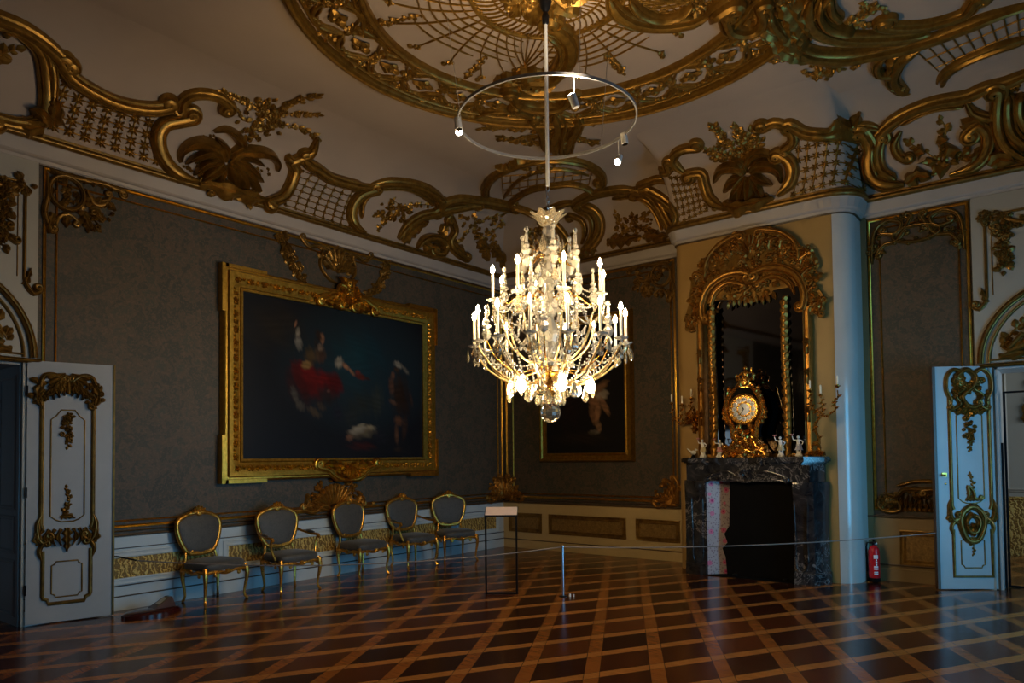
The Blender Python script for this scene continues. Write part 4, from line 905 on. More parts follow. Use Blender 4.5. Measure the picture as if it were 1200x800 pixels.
# ---------------------------------------------------------------- carved door leaves
def leaf_surface(o, e):
    o, e = Vector(o), Vector(e); d = (e - o).normalized(); n = Vector((d.y, -d.x))
    return (lambda u, v, h: (o.x + d.x * u + n.x * h, o.y + d.y * u + n.y * h, v)), (e - o).length
def make_door(o, e, label, rocaille, hinge_left):
    S, W = leaf_surface(o, e); TH = .045; Z0, Z1 = .012, 2.60
    t = thing('door_leaf', (o[0], o[1], 0), label, 'door')
    m = MB(); m.prism([(0, Z0), (W, Z0), (W, Z1), (0, Z1)], S, -TH, 0); m.build('panel', M['door_white'], t, smooth=False)
    uc = .345 if hinge_left else .388; a, b = uc - .222, uc + .222
    m = MB()
    relief(m, S, [(uc + x, z) for x, z in ((-.222, 2.30), (-.222, .98), (-.205, .93))], .020, .022, GROOVE, taper=(0, 0), smooth=False)
    relief(m, S, [(uc + x, z) for x, z in ((.222, 2.30), (.222, .98), (.205, .93))], .020, .022, GROOVE, taper=(0, 0), smooth=False)
    lo = [(-.205, .72), (-.205, .27), (-.20, .25), (-.165, .235), (-.155, .195), (.155, .195), (.165, .235), (.20, .25), (.205, .27), (.205, .72)] if not rocaille else [(-.215, .70), (-.215, .155), (.215, .155), (.215, .70)]
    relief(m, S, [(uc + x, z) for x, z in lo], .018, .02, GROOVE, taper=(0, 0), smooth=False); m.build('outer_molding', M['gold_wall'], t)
    m = MB(); P = [(-.145, 1.06), (-.145, 2.02), (-.10, 2.06), (-.06, 2.12), (.06, 2.12), (.10, 2.06), (.145, 2.02), (.145, 1.06), (.10, 1.02), (.05, 1.0), (-.05, 1.0), (-.10, 1.02)]
    relief(m, S, [(uc + x, z) for x, z in P], .0075, .009, ROUND, closed=True, smooth=False)
    P = panel_path(uc - .13, .255, uc + .13, .605, .035, 3); relief(m, S, P, .0075, .009, ROUND, closed=True, smooth=False); m.build('inner_molding', M['gold_wall'], t)
    def T(u, v, h): return S(uc + u, v, h)
    m = MB()
    if not rocaille:
        for sg in (-1, 1):
            relief(m, T, [(sg * .222, 2.28), (sg * .235, 2.38), (sg * .20, 2.46), (sg * .12, 2.47), (sg * .05, 2.42)], .024, .035, GROOVE, ce=-sg * .03)
            for k in range(5): leaf(m, T, [(sg * .02, 2.46 - .02 * k), (sg * (.06 + .035 * k), 2.38 - .03 * k), (sg * (.03 + .045 * k), 2.22 + .02 * abs(k - 2))], .036, .05, 3)
            cluster(m, T, (sg * .22, 2.30), (.06, .14), 18, .07, .04); leaf(m, T, [(sg * .20, 2.40), (sg * .26, 2.28), (sg * .22, 2.12)], .04, .045, 3)
        shell(m, T, (0, 2.50), .22, -pi * .95, -pi * .05, 9, .05)
    else:
        for sg in (-1, 1):
            relief(m, T, [(sg * .222, 2.08), (sg * .20, 2.20), (sg * .25, 2.32), (sg * .24, 2.48), (sg * .16, 2.56), (sg * .08, 2.52), (sg * .06, 2.42)], .024, .04, GROOVE, ce=sg * .035)
            relief(m, T, [(sg * .18, 2.10), (sg * .10, 2.16), (sg * .15, 2.26), (sg * .05, 2.34), (sg * .12, 2.44)], .022, .04, GROOVE, cs=sg * .03, ce=-sg * .03)
            leaf(m, T, [(sg * .03, 2.12), (sg * .10, 2.06), (sg * .19, 2.08)], .035, .045, 3); leaf(m, T, [(sg * .02, 2.42), (sg * .06, 2.34), (sg * .14, 2.36)], .03, .045, 3)
        cluster(m, T, (0, 2.24), (.19, .20), 46, .07, .045); relief(m, T, [(-.12, 2.50), (-.02, 2.56), (.08, 2.46), (.02, 2.34), (-.08, 2.24), (.0, 2.12), (.10, 2.14)], .03, .055, GROOVE, cs=.03, ce=.03)
        shell(m, T, (0, 2.12), .12, -pi * .9, -pi * .1, 7, .04)
    m.build('top_carving', M['gold_wall'], t)
    m = MB()
    dz = .13 if rocaille else 0
    for k in range(5): cluster(m, T, (0, 2.06 - dz - k * .05), (.045 - .006 * k, .03), 5, .05, .03)
    sprig(m, T, [(0, 2.02 - dz), (.012, 1.90 - dz), (-.006, 1.76 - dz)], .045, 12, .006); m.build('hanging_flowers', M['gold_wall'], t)
    m = MB(); sprig(m, T, [(.0, 1.03), (-.02, 1.12), (.02, 1.20), (-.005, 1.33)], .045, 12, .006); leaf(m, T, [(-.06, 1.04), (0, 1.06), (.07, 1.03)], .03, .03, 3)
    if rocaille: relief(m, T, [(-.07, 1.03), (-.03, 1.10), (-.04, 1.2), (.02, 1.14), (.04, 1.06), (.10, 1.05)], .018, .03, ROUND, ce=.02)
    m.build('flower_sprig', M['gold_wall'], t)
    m = MB()
    for sg in (-1, 1):
        relief(m, T, [(sg * .215, 1.08), (sg * .25, .98), (sg * .24, .86), (sg * .20, .80), (sg * .14, .84)], .024, .035, GROOVE, ce=sg * -.03)
        relief(m, T, [(sg * .21, .62), (sg * .235, .72), (sg * .20, .80)], .022, .03, GROOVE, ce=sg * .03)
        leaf(m, T, [(sg * .24, .78), (sg * .26, .86), (sg * .22, .95)], .03, .035, 3)
    if not rocaille:
        for k in range(4):
            for sg in (-1, 1): leaf(m, T, [(sg * (.05 + .05 * k), .93), (sg * (.08 + .055 * k), .85), (sg * (.045 + .05 * k), .76)], .022, .04, 2)
        leaf(m, T, [(0, .94), (0, .84), (0, .70)], .04, .045, 4)
    else:
        P = [(0.13 * cos(q) * (1 + .08 * sin(3 * q)), .76 + .20 * sin(q)) for q in [2 * pi * k / 16 for k in range(16)]]
        relief(m, T, P, .035, .045, GROOVE, closed=True); relief(m, T, [(x * .55, .76 + (z - .76) * .5) for x, z in P], .03, .05, GROOVE, closed=True)
        cluster(m, T, (0, .76), (.06, .09), 10, .07, .06); leaf(m, T, [(-.07, .58), (0, .56), (.09, .60)], .04, .04, 3); leaf(m, T, [(-.05, .94), (.02, .97), (.09, .93)], .035, .04, 3)
        sprig(m, T, [(.0, .55), (.01, .48), (.0, .42)], .035, 6, .006)
    m.build('middle_carving', M['gold_wall'], t)
    # lock, astragal strip on the free edge, hinges
    fe = W if hinge_left else 0; m = MB(); s = -1 if hinge_left else 1
    m.prism([(fe - .02, Z0), (fe + .014, Z0), (fe + .014, Z1), (fe - .02, Z1)] if not hinge_left else [(fe - .012, Z0), (fe + .006, Z0), (fe + .006, Z1), (fe - .012, Z1)], S, -TH - .004, .012); m.build('edge_strip', M['gold_wall'] if hinge_left else M['brown_line'], t, smooth=False)
    if rocaille:
        m = MB(); kz = 1.33; c = Vector(S(.085, kz, .03)); m.prism([(.06, kz - .012), (.115, kz - .02), (.115, kz + .03), (.06, kz + .03)], S, 0, .012); m.tube([S(.085, kz, 0), S(.085, kz, .04)], .009, 8); m.tube([S(.085, kz, .04), S(.045, kz, .045)], [.011, .009], 8); m.ball(S(.10, kz - .10, .008), .012, 8, 6); m.build('door_handle', M['ormolu'], t)
    for z in (.35, 1.3, 2.3):
        hx = .0 if hinge_left else W; m = MB(); m.tube([S(hx, z - .05, .004), S(hx, z + .05, .004)], .010, 8); m.build('hinge', M['black_metal'], t)
    return t
make_door((.050, -7.458), (.242, -6.726), 'white door leaf with gilded leaf carving standing open at the left doorway', False, True)
make_door((6.82, -.38), (7.405, .03), 'white door leaf with gilded rocaille carving, lit blue, standing open at the right doorway', True, False)

# ---------------------------------------------------------------- door linings and what lies beyond
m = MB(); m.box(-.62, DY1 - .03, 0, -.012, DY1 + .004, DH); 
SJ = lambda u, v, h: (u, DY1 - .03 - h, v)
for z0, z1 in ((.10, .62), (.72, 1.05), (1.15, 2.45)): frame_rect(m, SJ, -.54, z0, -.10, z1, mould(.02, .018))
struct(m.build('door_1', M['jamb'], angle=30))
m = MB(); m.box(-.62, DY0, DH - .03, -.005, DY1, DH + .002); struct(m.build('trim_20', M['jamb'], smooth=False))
m = MB(); m.box(EX0 - .004, .012, 0, EX0 + .03, .62, DH); m.box(EX0, .012, DH - .03, EX1, .62, DH + .002); struct(m.build('door_2', M['door_white'], smooth=False))
m = MB(); m.box(6.2, 3.5, 0, 12.9, 3.7, 4.2); 
SN = lambda u, v, h: (u, 3.5 - h, v)
for u0 in (6.4, 7.25, 9.0): frame_rect(m, SN, u0, 1.0, u0 + (.7 if u0 < 7 else 1.5), 3.6, mould(.03, .03))
m.box(6.2, .5, 0, 6.4, 3.5, 4.2); struct(m.build('wall_beyond', M['panel_white'], smooth=False))
m = MB(); m.box(6.2, .5, 4.2, 12.9, 3.7, 4.4); struct(m.build('ceiling_beyond', M['ceiling'], smooth=False))
m = MB(); sweep_plan(m, [(6.4, 3.5), (12.8, 3.5)], [(.0, .0), (.03, 0), (.03, .85), (.05, .87), (0, .90)]); struct(m.build('baseboard_beyond', M['woven'], smooth=False))
t = thing('gilded_flower_relief', (7.62, 3.5, 2.2), 'gilded flower branch on the white wall seen through the right doorway', 'ornament'); m = MB(); SN2 = lambda u, v, h: (7.62 + u, 3.5 - h, v)
sprig(m, SN2, [(-.10, 2.1), (0.05, 2.3), (-.02, 2.6), (.06, 2.9)], .16, 14, .015); sprig(m, SN2, [(.0, 2.1), (.2, 2.2), (.3, 2.4)], .14, 8, .015); m.build('flower_branch', M['gold_wall'], t)
t = thing('glass_screen', (7.45, .30, 0), 'tall black framed glass screen standing in the right doorway behind the open door', 'glass screen')
for x in (7.452, 8.40):
    m = MB(); m.box(x - .012, .285, 0, x + .012, .315, 2.31); m.build('post', M['black_metal'], t, smooth=False)
for z in (.01, 2.30):
    m = MB(); m.box(7.464, .288, z - .01, 8.388, .312, z + .012); m.build('rail', M['black_metal'], t, smooth=False)
m = MB(); m.box(7.464, .297, .022, 8.388, .303, 2.288); m.build('glass', M['pane'], t, smooth=False)
t = thing('information_board', (7.45, .21, 0), 'narrow dark blue board leaning upright behind the open right door', 'board')
m = MB(); m.box(7.418, .17, 0, 7.436, .27, 1.70); m.build('board', M['black_metal'], t, smooth=False); m = MB(); m.box(7.415, .18, .4, 7.418, .26, 1.5); m.build('printed_sheet', M['jamb'], t, smooth=False)
# ---------------------------------------------------------------- gold framing lines of the fabric fields
def field(n, S, lines):
    global TN
    m = MB()
    for (u0, v0, u1, v1, w) in lines:
        frame_rect(m, S, u0, v0, u1, v1, [(-w, 0), (-w * .8, .012), (-w * .3, .020), (w * .2, .012), (w * .5, .018), (w, .014), (w, 0)])
    struct(m.build('trim_%d' % n, M['gold_frame'], angle=60))
field(21, SA, [(-7.305, .895, -.03, 4.565, .016), (-7.198, .955, -.146, 4.45, .009)])
field(22, SB, [(.10, .895, 3.385, 4.565, .016), (.247, .955, 3.325, 4.45, .011)])
field(23, SB, [(6.095, .895, 7.165, 4.565, .016), (6.217, .955, 7.075, 4.45, .009)])
# white panelling beside and over the doorways
def door_panelling(n, S, c, e0, e1, s):
    """c: middle of the doorway; e0, e1: extent along the wall; s: which side of the doorway the photo shows"""
    m = MB(); lo = DH
    m.prism([(min(e0, e1), lo), (max(e0, e1), lo), (max(e0, e1), 4.6), (min(e0, e1), 4.6)], S, 0, .03)
    a = c + s * .80; b = e1 if s > 0 else e0
    m.prism([(min(a + 0, b), 0), (max(a, b), 0), (max(a, b), lo), (min(a, b), lo)], S, 0, .028)
    struct(m.build('trim_%d' % n, M['panel_white'], smooth=False))
    o = thing('arched_overdoor', S(c, 2.62, 0), 'gilded arched overdoor relief above the %s doorway' % ('left' if n == 24 else 'right'), 'overdoor')
    T = lambda u, v, h: S(c + u, v, .03 + h)
    def arc(r, n=25, k=1): return [(r * cos(pi * q / (n - 1)), 2.63 + r * sin(pi * q / (n - 1)) * k) for q in range(n)]
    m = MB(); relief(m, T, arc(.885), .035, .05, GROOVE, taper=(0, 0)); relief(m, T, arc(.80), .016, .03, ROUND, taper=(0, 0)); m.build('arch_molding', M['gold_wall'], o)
    m = MB(); relief(m, T, [(-.94, 2.60), (.94, 2.60)], .025, .05, GROOVE, taper=(0, 0), smooth=False); relief(m, T, [(-.80, 2.66), (.80, 2.66)], .012, .03, ROUND, taper=(0, 0), smooth=False); m.build('lintel_molding', M['gold_wall'], o)
    m = MB(); P = [(x, z) for x, z in arc(.78)]; m.prism(P, T, 0, .006); m.build('tympanum', M['panel_white'], o, smooth=False)
    m = MB()                                                  # reclining figure, rocks and branches
    for sg in (-1, 1):
        leaf(m, T, [(sg * .70, 2.69), (sg * .45, 2.72), (sg * .1, 2.70)], .06, .06, 4)
        m.tube([T(sg * .62, 2.75, .04), T(sg * .50, 2.80, .06), T(sg * .34, 2.86, .07), T(sg * .22, 2.98, .07), T(sg * .18, 3.06, .06)], [.03, .05, .07, .065, .03], 8)
        m.ball(T(sg * .17, 3.12, .07), .05, 10, 8); m.tube([T(sg * .24, 3.02, .08), T(sg * .36, 2.98, .11), T(sg * .42, 2.86, .10)], [.03, .026, .018], 8); m.tube([T(sg * .36, 2.84, .07), T(sg * .48, 2.92, .10), T(sg * .60, 2.78, .09)], [.045, .036, .02], 8)
        sprig(m, T, [(sg * .66, 2.78), (sg * .58, 2.95), (sg * .42, 3.10), (sg * .25, 3.25)], .11, 14, .014)
    cluster(m, T, (0, 2.85), (.16, .12), 22, .10, .06); sprig(m, T, [(0, 2.9), (.02, 3.1), (0, 3.32)], .10, 10, .014); m.build('relief_figures', M['gold_wall'], o)
    for sg in (-1, 1):
        m = MB(); x = sg * .80
        relief(m, T, [(sg * .30, 4.36), (sg * .74, 4.36)], .014, .02, ROUND, taper=(0, 0), smooth=False); relief(m, T, [(x, 4.30), (x, 3.40)], .016, .022, GROOVE, taper=(0, 0), smooth=False); relief(m, T, [(x - sg * .06, 4.26), (x - sg * .06, 3.42)], .006, .010, ROUND, taper=(0, 0), smooth=False)
        cluster(m, T, (x - sg * .02, 4.34), (.07, .06), 14, .08, .04)
        relief(m, T, [(x, 3.42), (x + sg * .02, 3.34), (x + sg * .08, 3.27), (x + sg * .13, 3.30)], .025, .04, GROOVE, ce=sg * .035); leaf(m, T, [(x - sg * .01, 3.34), (x + sg * .03, 3.42), (x + sg * .05, 3.52)], .03, .04, 3)
        m.build('side_molding', M['gold_wall'], o)
        m = MB(); cx = sg * .62
        for k in range(11): cluster(m, T, (cx + .012 * sin(k * 1.7), 4.30 - k * .058), (.055 - .035 * max(0, k - 6) / 5, .04), 6, .085, .045)
        relief(m, T, [(cx, 4.30), (cx - sg * .16, 4.22), (cx - sg * .32, 4.20)], .03, .04, ROUND); cluster(m, T, (cx - sg * .2, 4.21), (.14, .04), 12, .09, .045); m.build('flower_garland', M['gold_wall'], o)
door_panelling(24, SA, (DY0 + DY1) / 2, -9.35, -7.37, 1)
door_panelling(25, SB, (EX0 + EX1) / 2, 7.205, 9.2, -1)
# ---------------------------------------------------------------- dado fillings
k = 26
def dado(S, spans, z0, z1, fill, border, h0=.02):
    global k
    for a, b in spans:
        m = MB(); m.prism([(a, z0), (b, z0), (b, z1), (a, z1)], S, h0 - .004, h0 + .004); struct(m.build('trim_%d' % k, M[fill], smooth=False)); k += 1
        m = MB(); frame_rect(m, S, a, z0, b, z1, [(-.008, h0), (-.004, h0 + .014), (.010, h0 + .018), (.02, h0 + .010), (.045, h0 + .010), (.052, h0 + .016), (.062, h0 + .012), (.064, h0)]); struct(m.build('trim_%d' % k, M[border], angle=50)); k += 1
dado(SA, [(-7.20, -5.50), (-5.33, -3.72), (-3.56, -1.40), (-1.23, -.24)], .335, .565, 'woven', 'dado_cool_lit')
dado(SB, [(.20, .80), (1.07, 2.44), (2.74, 3.36)], .34, .55, 'ochre_fill', 'gold_wall')
dado(SB, [(6.42, 7.00)], .27, .575, 'ochre_fill', 'gold_wall')

# ---------------------------------------------------------------- paintings
def paint(name, W, H, n, layers, base, parent, S):
    """canvas as one mesh with a painted colour layer: soft brush ellipses and strokes (u, v in metres from the lower left)"""
    nx = n; ny = max(2, int(n * H / W)); vs = []; cols = []
    rr = random.Random(name)
    for j in range(ny + 1):
        for i in range(nx + 1):
            u, v = i / nx, j / ny; vs.append(S(u * W, v * H, 0))
            c = list(base(u, v))
            for (cx, cy, rx, ry, rot, col, soft, op) in layers:
                dx, dy = (u - cx) * W / H, v - cy; a = math.radians(rot); x = (dx * cos(a) + dy * sin(a)) / rx; y = (-dx * sin(a) + dy * cos(a)) / ry
                d = sqrt(x * x + y * y) + .18 * sin(9 * x + 5 * y + cx * 40) * soft
                f = max(0, min(1, (1 - d) / max(.05, soft))) * op
                if f > 0:
                    br = .82 + .36 * (.5 + .5 * sin(37 * u + 23 * v + 11 * sin(17 * v + cx * 9)))
                    for q in range(3): c[q] = c[q] * (1 - f) + col[q] * br * f
            cols.append((*c, 1))
    me = bpy.data.meshes.new(name); me.from_pydata(vs, [], [(j * (nx + 1) + i, j * (nx + 1) + i + 1, (j + 1) * (nx + 1) + i + 1, (j + 1) * (nx + 1) + i) for j in range(ny) for i in range(nx)])
    at = me.color_attributes.new('pigment', 'FLOAT_COLOR', 'POINT'); at.data.foreach_set('color', [x for c in cols for x in c])
    t = NT(name + ' oil paint'); ca = t.n('ShaderNodeVertexColor', layer_name='pigment'); v = t.coord(); t.bump(t.noise(v, 120, 3), .15, .002); me.materials.append(t.set(ca.outputs['Color'], .45, 0, Specular_IOR_Level=.12))
    o = bpy.data.objects.new('canvas', me); COL.objects.link(o); o.parent = parent; w = parent.location
    me.transform(Matrix.Translation(-w)); return o
# large painting on the left wall
U0, U1, V0, V1 = -5.17, -2.06, 1.60, 3.70
t = thing('framed_painting', (0, -3.6, 1.4), 'large dark oil painting with a red draped figure, above the gilded chairs', 'painting')
def baseA(u, v):
    s = max(0, 1 - ((u - .62) / .5) ** 2 - ((v - .62) / .5) ** 2); return (.008 + .003 * s, .009 + .014 * s, .012 + .020 * s)
skin = (.21, .105, .058); red = (.10, .0055, .005); white = (.20, .18, .145)
LA = [(.16, .82, .26, .18, 10, (.020, .015, .010), .9, .7), (.60, .72, .26, .20, 0, (.006, .030, .044), 1, .8), (.54, .62, .20, .2, 30, (.008, .032, .044), .9, .6), (.70, .40, .07, .14, -5, (.026, .030, .025), .7, .8), (.62, .38, .14, .10, 0, (.018, .020, .016), .8, .7), (.55, .30, .10, .12, 0, (.020, .022, .020), .8, .6),
      (.30, .48, .17, .15, -20, (.030, .006, .005), .7, 1), (.30, .55, .115, .080, -15, red, .55, 1), (.40, .50, .16, .085, -14, red, .6, 1), (.45, .49, .09, .10, 5, (.055, .004, .004), .6, .9), (.34, .46, .12, .07, -30, (.075, .005, .004), .6, .8), (.26, .53, .05, .12, 20, (.055, .006, .005), .6, .9), (.41, .42, .10, .08, -20, (.016, .010, .010), .7, .9),
      (.245, .405, .028, .070, 22, (.070, .062, .050), .6, .8), (.275, .335, .05, .035, -40, (.062, .055, .044), .6, .8), (.345, .30, .07, .032, -32, (.075, .052, .030), .7, .8), (.38, .34, .05, .03, -30, (.05, .035, .022), .7, .7), (.42, .445, .018, .014, 0, (.10, .05, .04), .6, .8),
      (.325, .66, .055, .075, 6, (.055, .036, .016), .6, .95), (.375, .675, .055, .060, -10, (.060, .036, .020), .6, .95), (.305, .60, .048, .034, 12, (.16, .10, .035), .5, .95), (.375, .725, .032, .030, -6, (.15, .105, .075), .6, .8), (.385, .66, .035, .05, -20, (.035, .018, .014), .6, .8),
      (.265, .735, .034, .060, 10, (.15, .145, .13), .6, .9), (.262, .80, .020, .040, -4, white, .6, .9), (.250, .85, .010, .030, -14, skin, .55, .95), (.385, .785, .024, .042, 8, skin, .5, 1), (.368, .80, .030, .052, 18, (.018, .010, .007), .55, .9), (.355, .74, .018, .05, 10, (.02, .012, .008), .6, .7),
      (.478, .640, .040, .050, -20, white, .55, .95), (.515, .620, .045, .020, -35, skin, .5, .95), (.550, .585, .040, .014, -42, skin, .5, .95), (.600, .560, .060, .024, -10, (.085, .014, .007), .55, .95), (.585, .585, .030, .022, -20, (.12, .022, .014), .55, .8), (.640, .552, .045, .012, -14, (.035, .010, .007), .6, .8),
      (.845, .46, .095, .20, 0, (.022, .012, .008), .7, 1), (.790, .515, .032, .080, 6, (.075, .034, .020), .6, .9), (.800, .595, .024, .034, 0, (.095, .045, .026), .55, .9), (.825, .640, .035, .026, 0, (.04, .022, .012), .6, .9), (.835, .675, .055, .028, -22, white, .6, .9), (.885, .640, .050, .020, -40, (.12, .105, .085), .6, .8), (.800, .40, .050, .022, -25, (.11, .055, .034), .6, .9), (.92, .43, .018, .07, 15, (.05, .024, .016), .6, .7), (.88, .40, .07, .14, 8, (.014, .008, .006), .7, .8),
      (.835, .27, .055, .040, -25, (.085, .038, .020), .6, .9), (.822, .17, .024, .085, 4, (.085, .042, .024), .6, .9), (.875, .22, .035, .10, -8, (.035, .018, .012), .7, .8), (.83, .06, .05, .022, 0, (.03, .018, .012), .7, .8),
      (.615, .185, .150, .055, 6, (.10, .080, .050), .7, 1), (.585, .195, .090, .038, 14, white, .65, .9), (.660, .215, .060, .022, -10, (.20, .17, .11), .65, .7), (.60, .225, .05, .016, 20, (.22, .19, .13), .6, .7), (.535, .14, .040, .030, 0, (.13, .065, .04), .6, .8), (.61, .085, .15, .036, 0, (.042, .010, .008), .8, .8), (.72, .15, .09, .06, -10, (.012, .013, .018), .7, .9), (.47, .30, .05, .07, 10, (.012, .012, .020), .7, .9)]
paint('left wall painting', U1 - U0, V1 - V0, 230, LA, baseA, t, lambda u, v, h: (.055, U0 + u, V0 + v))
def SFr(u, v, h): return (.004 + h, u, v)
m = MB(); frame_rect(m, SFr, U0, V0, U1, V1, [(-.012, .05), (-.01, .075), (.02, .085), (.035, .07), (.055, .075), (.16, .12), (.20, .125), (.215, .10), (.235, .10), (.255, .085), (.265, .03), (.262, 0)])
fr = m.build('frame', M['gold_frame'], t, angle=35)
m = MB()
def run(m, S, p, q, n, size, h0):
    for k in range(n):
        s = (k + .5) / n; u, v = p[0] + (q[0] - p[0]) * s, p[1] + (q[1] - p[1]) * s; th = atan2(q[1] - p[1], q[0] - p[0])
        T = lambda a, b, h: S(a, b, h0 + h)
        if k % 3 == 0: flower(m, T, u, v, size * .8, .03)
        else:
            dart(m, T, u, v, th + .6, size, size * .4, .03); dart(m, T, u, v, th - .6 + pi * (k % 2), size, size * .4, .03)
a = .11
for p, q, n in (((U0 - a, V0 - a), (U1 + a, V0 - a), 54), ((U0 - a, V1 + a), (U1 + a, V1 + a), 54), ((U0 - a, V0), (U0 - a, V1), 36), ((U1 + a, V0), (U1 + a, V1), 36)): run(m, SFr, p, q, n, .06, .095)
m.build('carved_leaves', M['gold_frame'], fr)
for u, v, su, sv in ((U0, V0, -1, -1), (U1, V0, 1, -1), (U0, V1, -1, 1), (U1, V1, 1, 1)):
    m = MB(); m.prism([(u + su * .20, v + sv * .285), (u + su * .285, v + sv * .285), (u + su * .285, v - sv * .30), (u + su * .24, v - sv * .30), (u + su * .24, v + sv * .20), (u + su * .20, v + sv * .20)], SFr, 0, .11)
    m.prism([(u + su * .24, v + sv * .285), (u - su * .32, v + sv * .285), (u - su * .32, v + sv * .24), (u + su * .24, v + sv * .24)], SFr, 0, .11); m.build('corner_block', M['gold_frame'], fr, smooth=False)
yc = -3.55
def SCt(u, v, h): return (.09 + h, yc + u, V1 + v)
m = MB()
for sg in (-1, 1):
    relief(m, SCt, [(sg * .10, .10), (sg * .22, .20), (sg * .36, .16), (sg * .48, .10)], .05, .06, GROOVE, cs=sg * .05, ce=-sg * .05); relief(m, SCt, [(sg * .02, .26), (sg * .14, .32), (sg * .20, .22)], .045, .07, GROOVE, cs=sg * .04)
    leaf(m, SCt, [(sg * .06, .10), (sg * .20, .06), (sg * .40, .05)], .07, .07, 4); leaf(m, SCt, [(sg * .03, .28), (sg * .08, .40), (sg * .16, .44)], .05, .07, 3)
shell(m, SCt, (0, .04), .26, pi * .15, pi * .85, 9, .09); boss(m, SCt, .0, .36, .09, .09); cluster(m, SCt, (0, .2), (.24, .16), 22, .10, .08); m.build('top_crest', M['gold_frame'], fr)
def SCb(u, v, h): return (.09 + h, yc + u, V0 + v)
m = MB()
for sg in (-1, 1):
    relief(m, SCb, [(0, -.30), (sg * .18, -.28), (sg * .36, -.16), (sg * .50, -.12)], .05, .06, GROOVE, ce=sg * .05); leaf(m, SCb, [(sg * .08, -.14), (sg * .24, -.10), (sg * .42, -.08)], .07, .07, 4); leaf(m, SCb, [(sg * .04, -.20), (sg * .16, -.20), (sg * .28, -.14)], .05, .07, 3)
shell(m, SCb, (0, -.08), .20, -pi * .9, -pi * .1, 9, .08); cluster(m, SCb, (0, -.14), (.22, .06), 14, .08, .07); m.build('bottom_crest', M['gold_frame'], fr)

# smaller painting on the back wall
U0, U1, V0, V1 = 1.00, 2.54, 1.64, 3.78
t = thing('framed_painting', (1.77, 0, 1.5), 'tall dark oil painting of a bending figure in a plain gilded frame behind the chandelier', 'painting')
def baseB(u, v): return (.010, .009, .009)
LB = [(.62, .42, .06, .10, 20, (.20, .10, .05), .45, 1), (.72, .44, .07, .05, 15, (.26, .22, .17), .5, 1), (.70, .50, .10, .04, 30, (.17, .09, .045), .5, .9), (.58, .52, .05, .14, 5, (.15, .08, .04), .5, .9), (.66, .30, .035, .10, -12, (.21, .11, .055), .4, 1), (.60, .30, .03, .09, 15, (.14, .07, .035), .45, .9), (.68, .20, .03, .05, 10, (.17, .10, .055), .45, .9), (.62, .16, .06, .025, 0, (.14, .12, .09), .5, .8), (.75, .36, .03, .10, 30, (.18, .095, .05), .45, .9),
      (.56, .66, .10, .12, -20, (.12, .035, .018), .6, .8), (.52, .80, .06, .06, 0, (.18, .10, .06), .5, .9), (.30, .4, .16, .3, 10, (.018, .010, .008), .8, .7), (.45, .12, .3, .06, 0, (.022, .015, .010), .7, .7), (.28, .75, .2, .15, 0, (.012, .018, .022), .8, .6)]
paint('back wall painting', U1 - U0, V1 - V0, 120, LB, baseB, t, lambda u, v, h: (U0 + u, -.045, V0 + v))
m = MB(); frame_rect(m, lambda u, v, h: (u, -.004 - h, v), U0, V0, U1, V1, [(-.010, .04), (-.008, .06), (.012, .065), (.03, .05), (.07, .055), (.085, .08), (.115, .085), (.13, .06), (.14, .0)]); m.build('frame', M['gold_frame'], t, angle=35)
# ---------------------------------------------------------------- carved ornaments on the fabric fields
def orn(name, S, u, v, label, build, cat='carved ornament', mat='gold_wall', group=None):
    o = thing(name, S(u, v, 0), label, cat, group)
    for pn, fn in build:
        m = MB(); fn(m, lambda a, b, h: S(u + a, v + b, h)); m.build(pn, M[mat], o)
    return o
def corner_cartouche(sx):
    """round shell medallion in an upper corner; sx: direction along the wall into the field"""
    def scrolls(m, S):
        P = [(sx * (.20 + .16 * cos(q)), -.20 + .17 * sin(q)) for q in [2 * pi * k / 14 for k in range(14)]]; relief(m, S, P, .025, .045, GROOVE, closed=True)
        relief(m, S, [(sx * .02, -.04), (sx * .03, -.25), (sx * .0, -.45), (sx * .05, -.60)], .03, .04, GROOVE, ce=sx * .03); relief(m, S, [(sx * .05, .0), (sx * .30, -.02), (sx * .55, .0), (sx * .75, -.03)], .03, .04, GROOVE, ce=-sx * .03)
        relief(m, S, [(sx * .10, -.62), (sx * .12, -.48), (sx * .22, -.42), (sx * .30, -.47)], .022, .04, ROUND, ce=-sx * .03); relief(m, S, [(sx * .38, -.10), (sx * .46, -.24), (sx * .56, -.22), (sx * .62, -.12)], .025, .04, ROUND, ce=sx * .03)
    def leaves(m, S):
        for a, b, c, d in ((.42, -.28, .55, -.40), (.34, -.36, .42, -.52), (.52, -.20, .68, -.26), (.08, -.44, .04, -.66), (.20, -.40, .20, -.56)): leaf(m, S, [(sx * a, b), (sx * (a + c) / 2, (b + d) / 2 + .03), (sx * c, d)], .05, .05, 3)
        for q in range(8): leaf(m, S, [(sx * (.05 + .09 * q), .02), (sx * (.08 + .09 * q), -.02), (sx * (.10 + .09 * q), -.06)], .028, .04, 2)
    def flowers(m, S): cluster(m, S, (sx * .20, -.20), (.12, .12), 16, .08, .04); cluster(m, S, (sx * .50, -.30), (.13, .13), 20, .08, .04); cluster(m, S, (sx * .42, -.45), (.06, .12), 8, .08, .04)
    return [('scrollwork', scrolls), ('leaves', leaves), ('flower_carving', flowers)]
orn('corner_cartouche', SA, -7.31, 4.57, 'gilded shell cartouche in the upper left corner of the fabric wall near the left door', corner_cartouche(1))
orn('corner_cartouche', SB, 3.38, 4.57, 'gilded shell cartouche in the upper right corner of the back wall beside the chimney breast', corner_cartouche(-1))
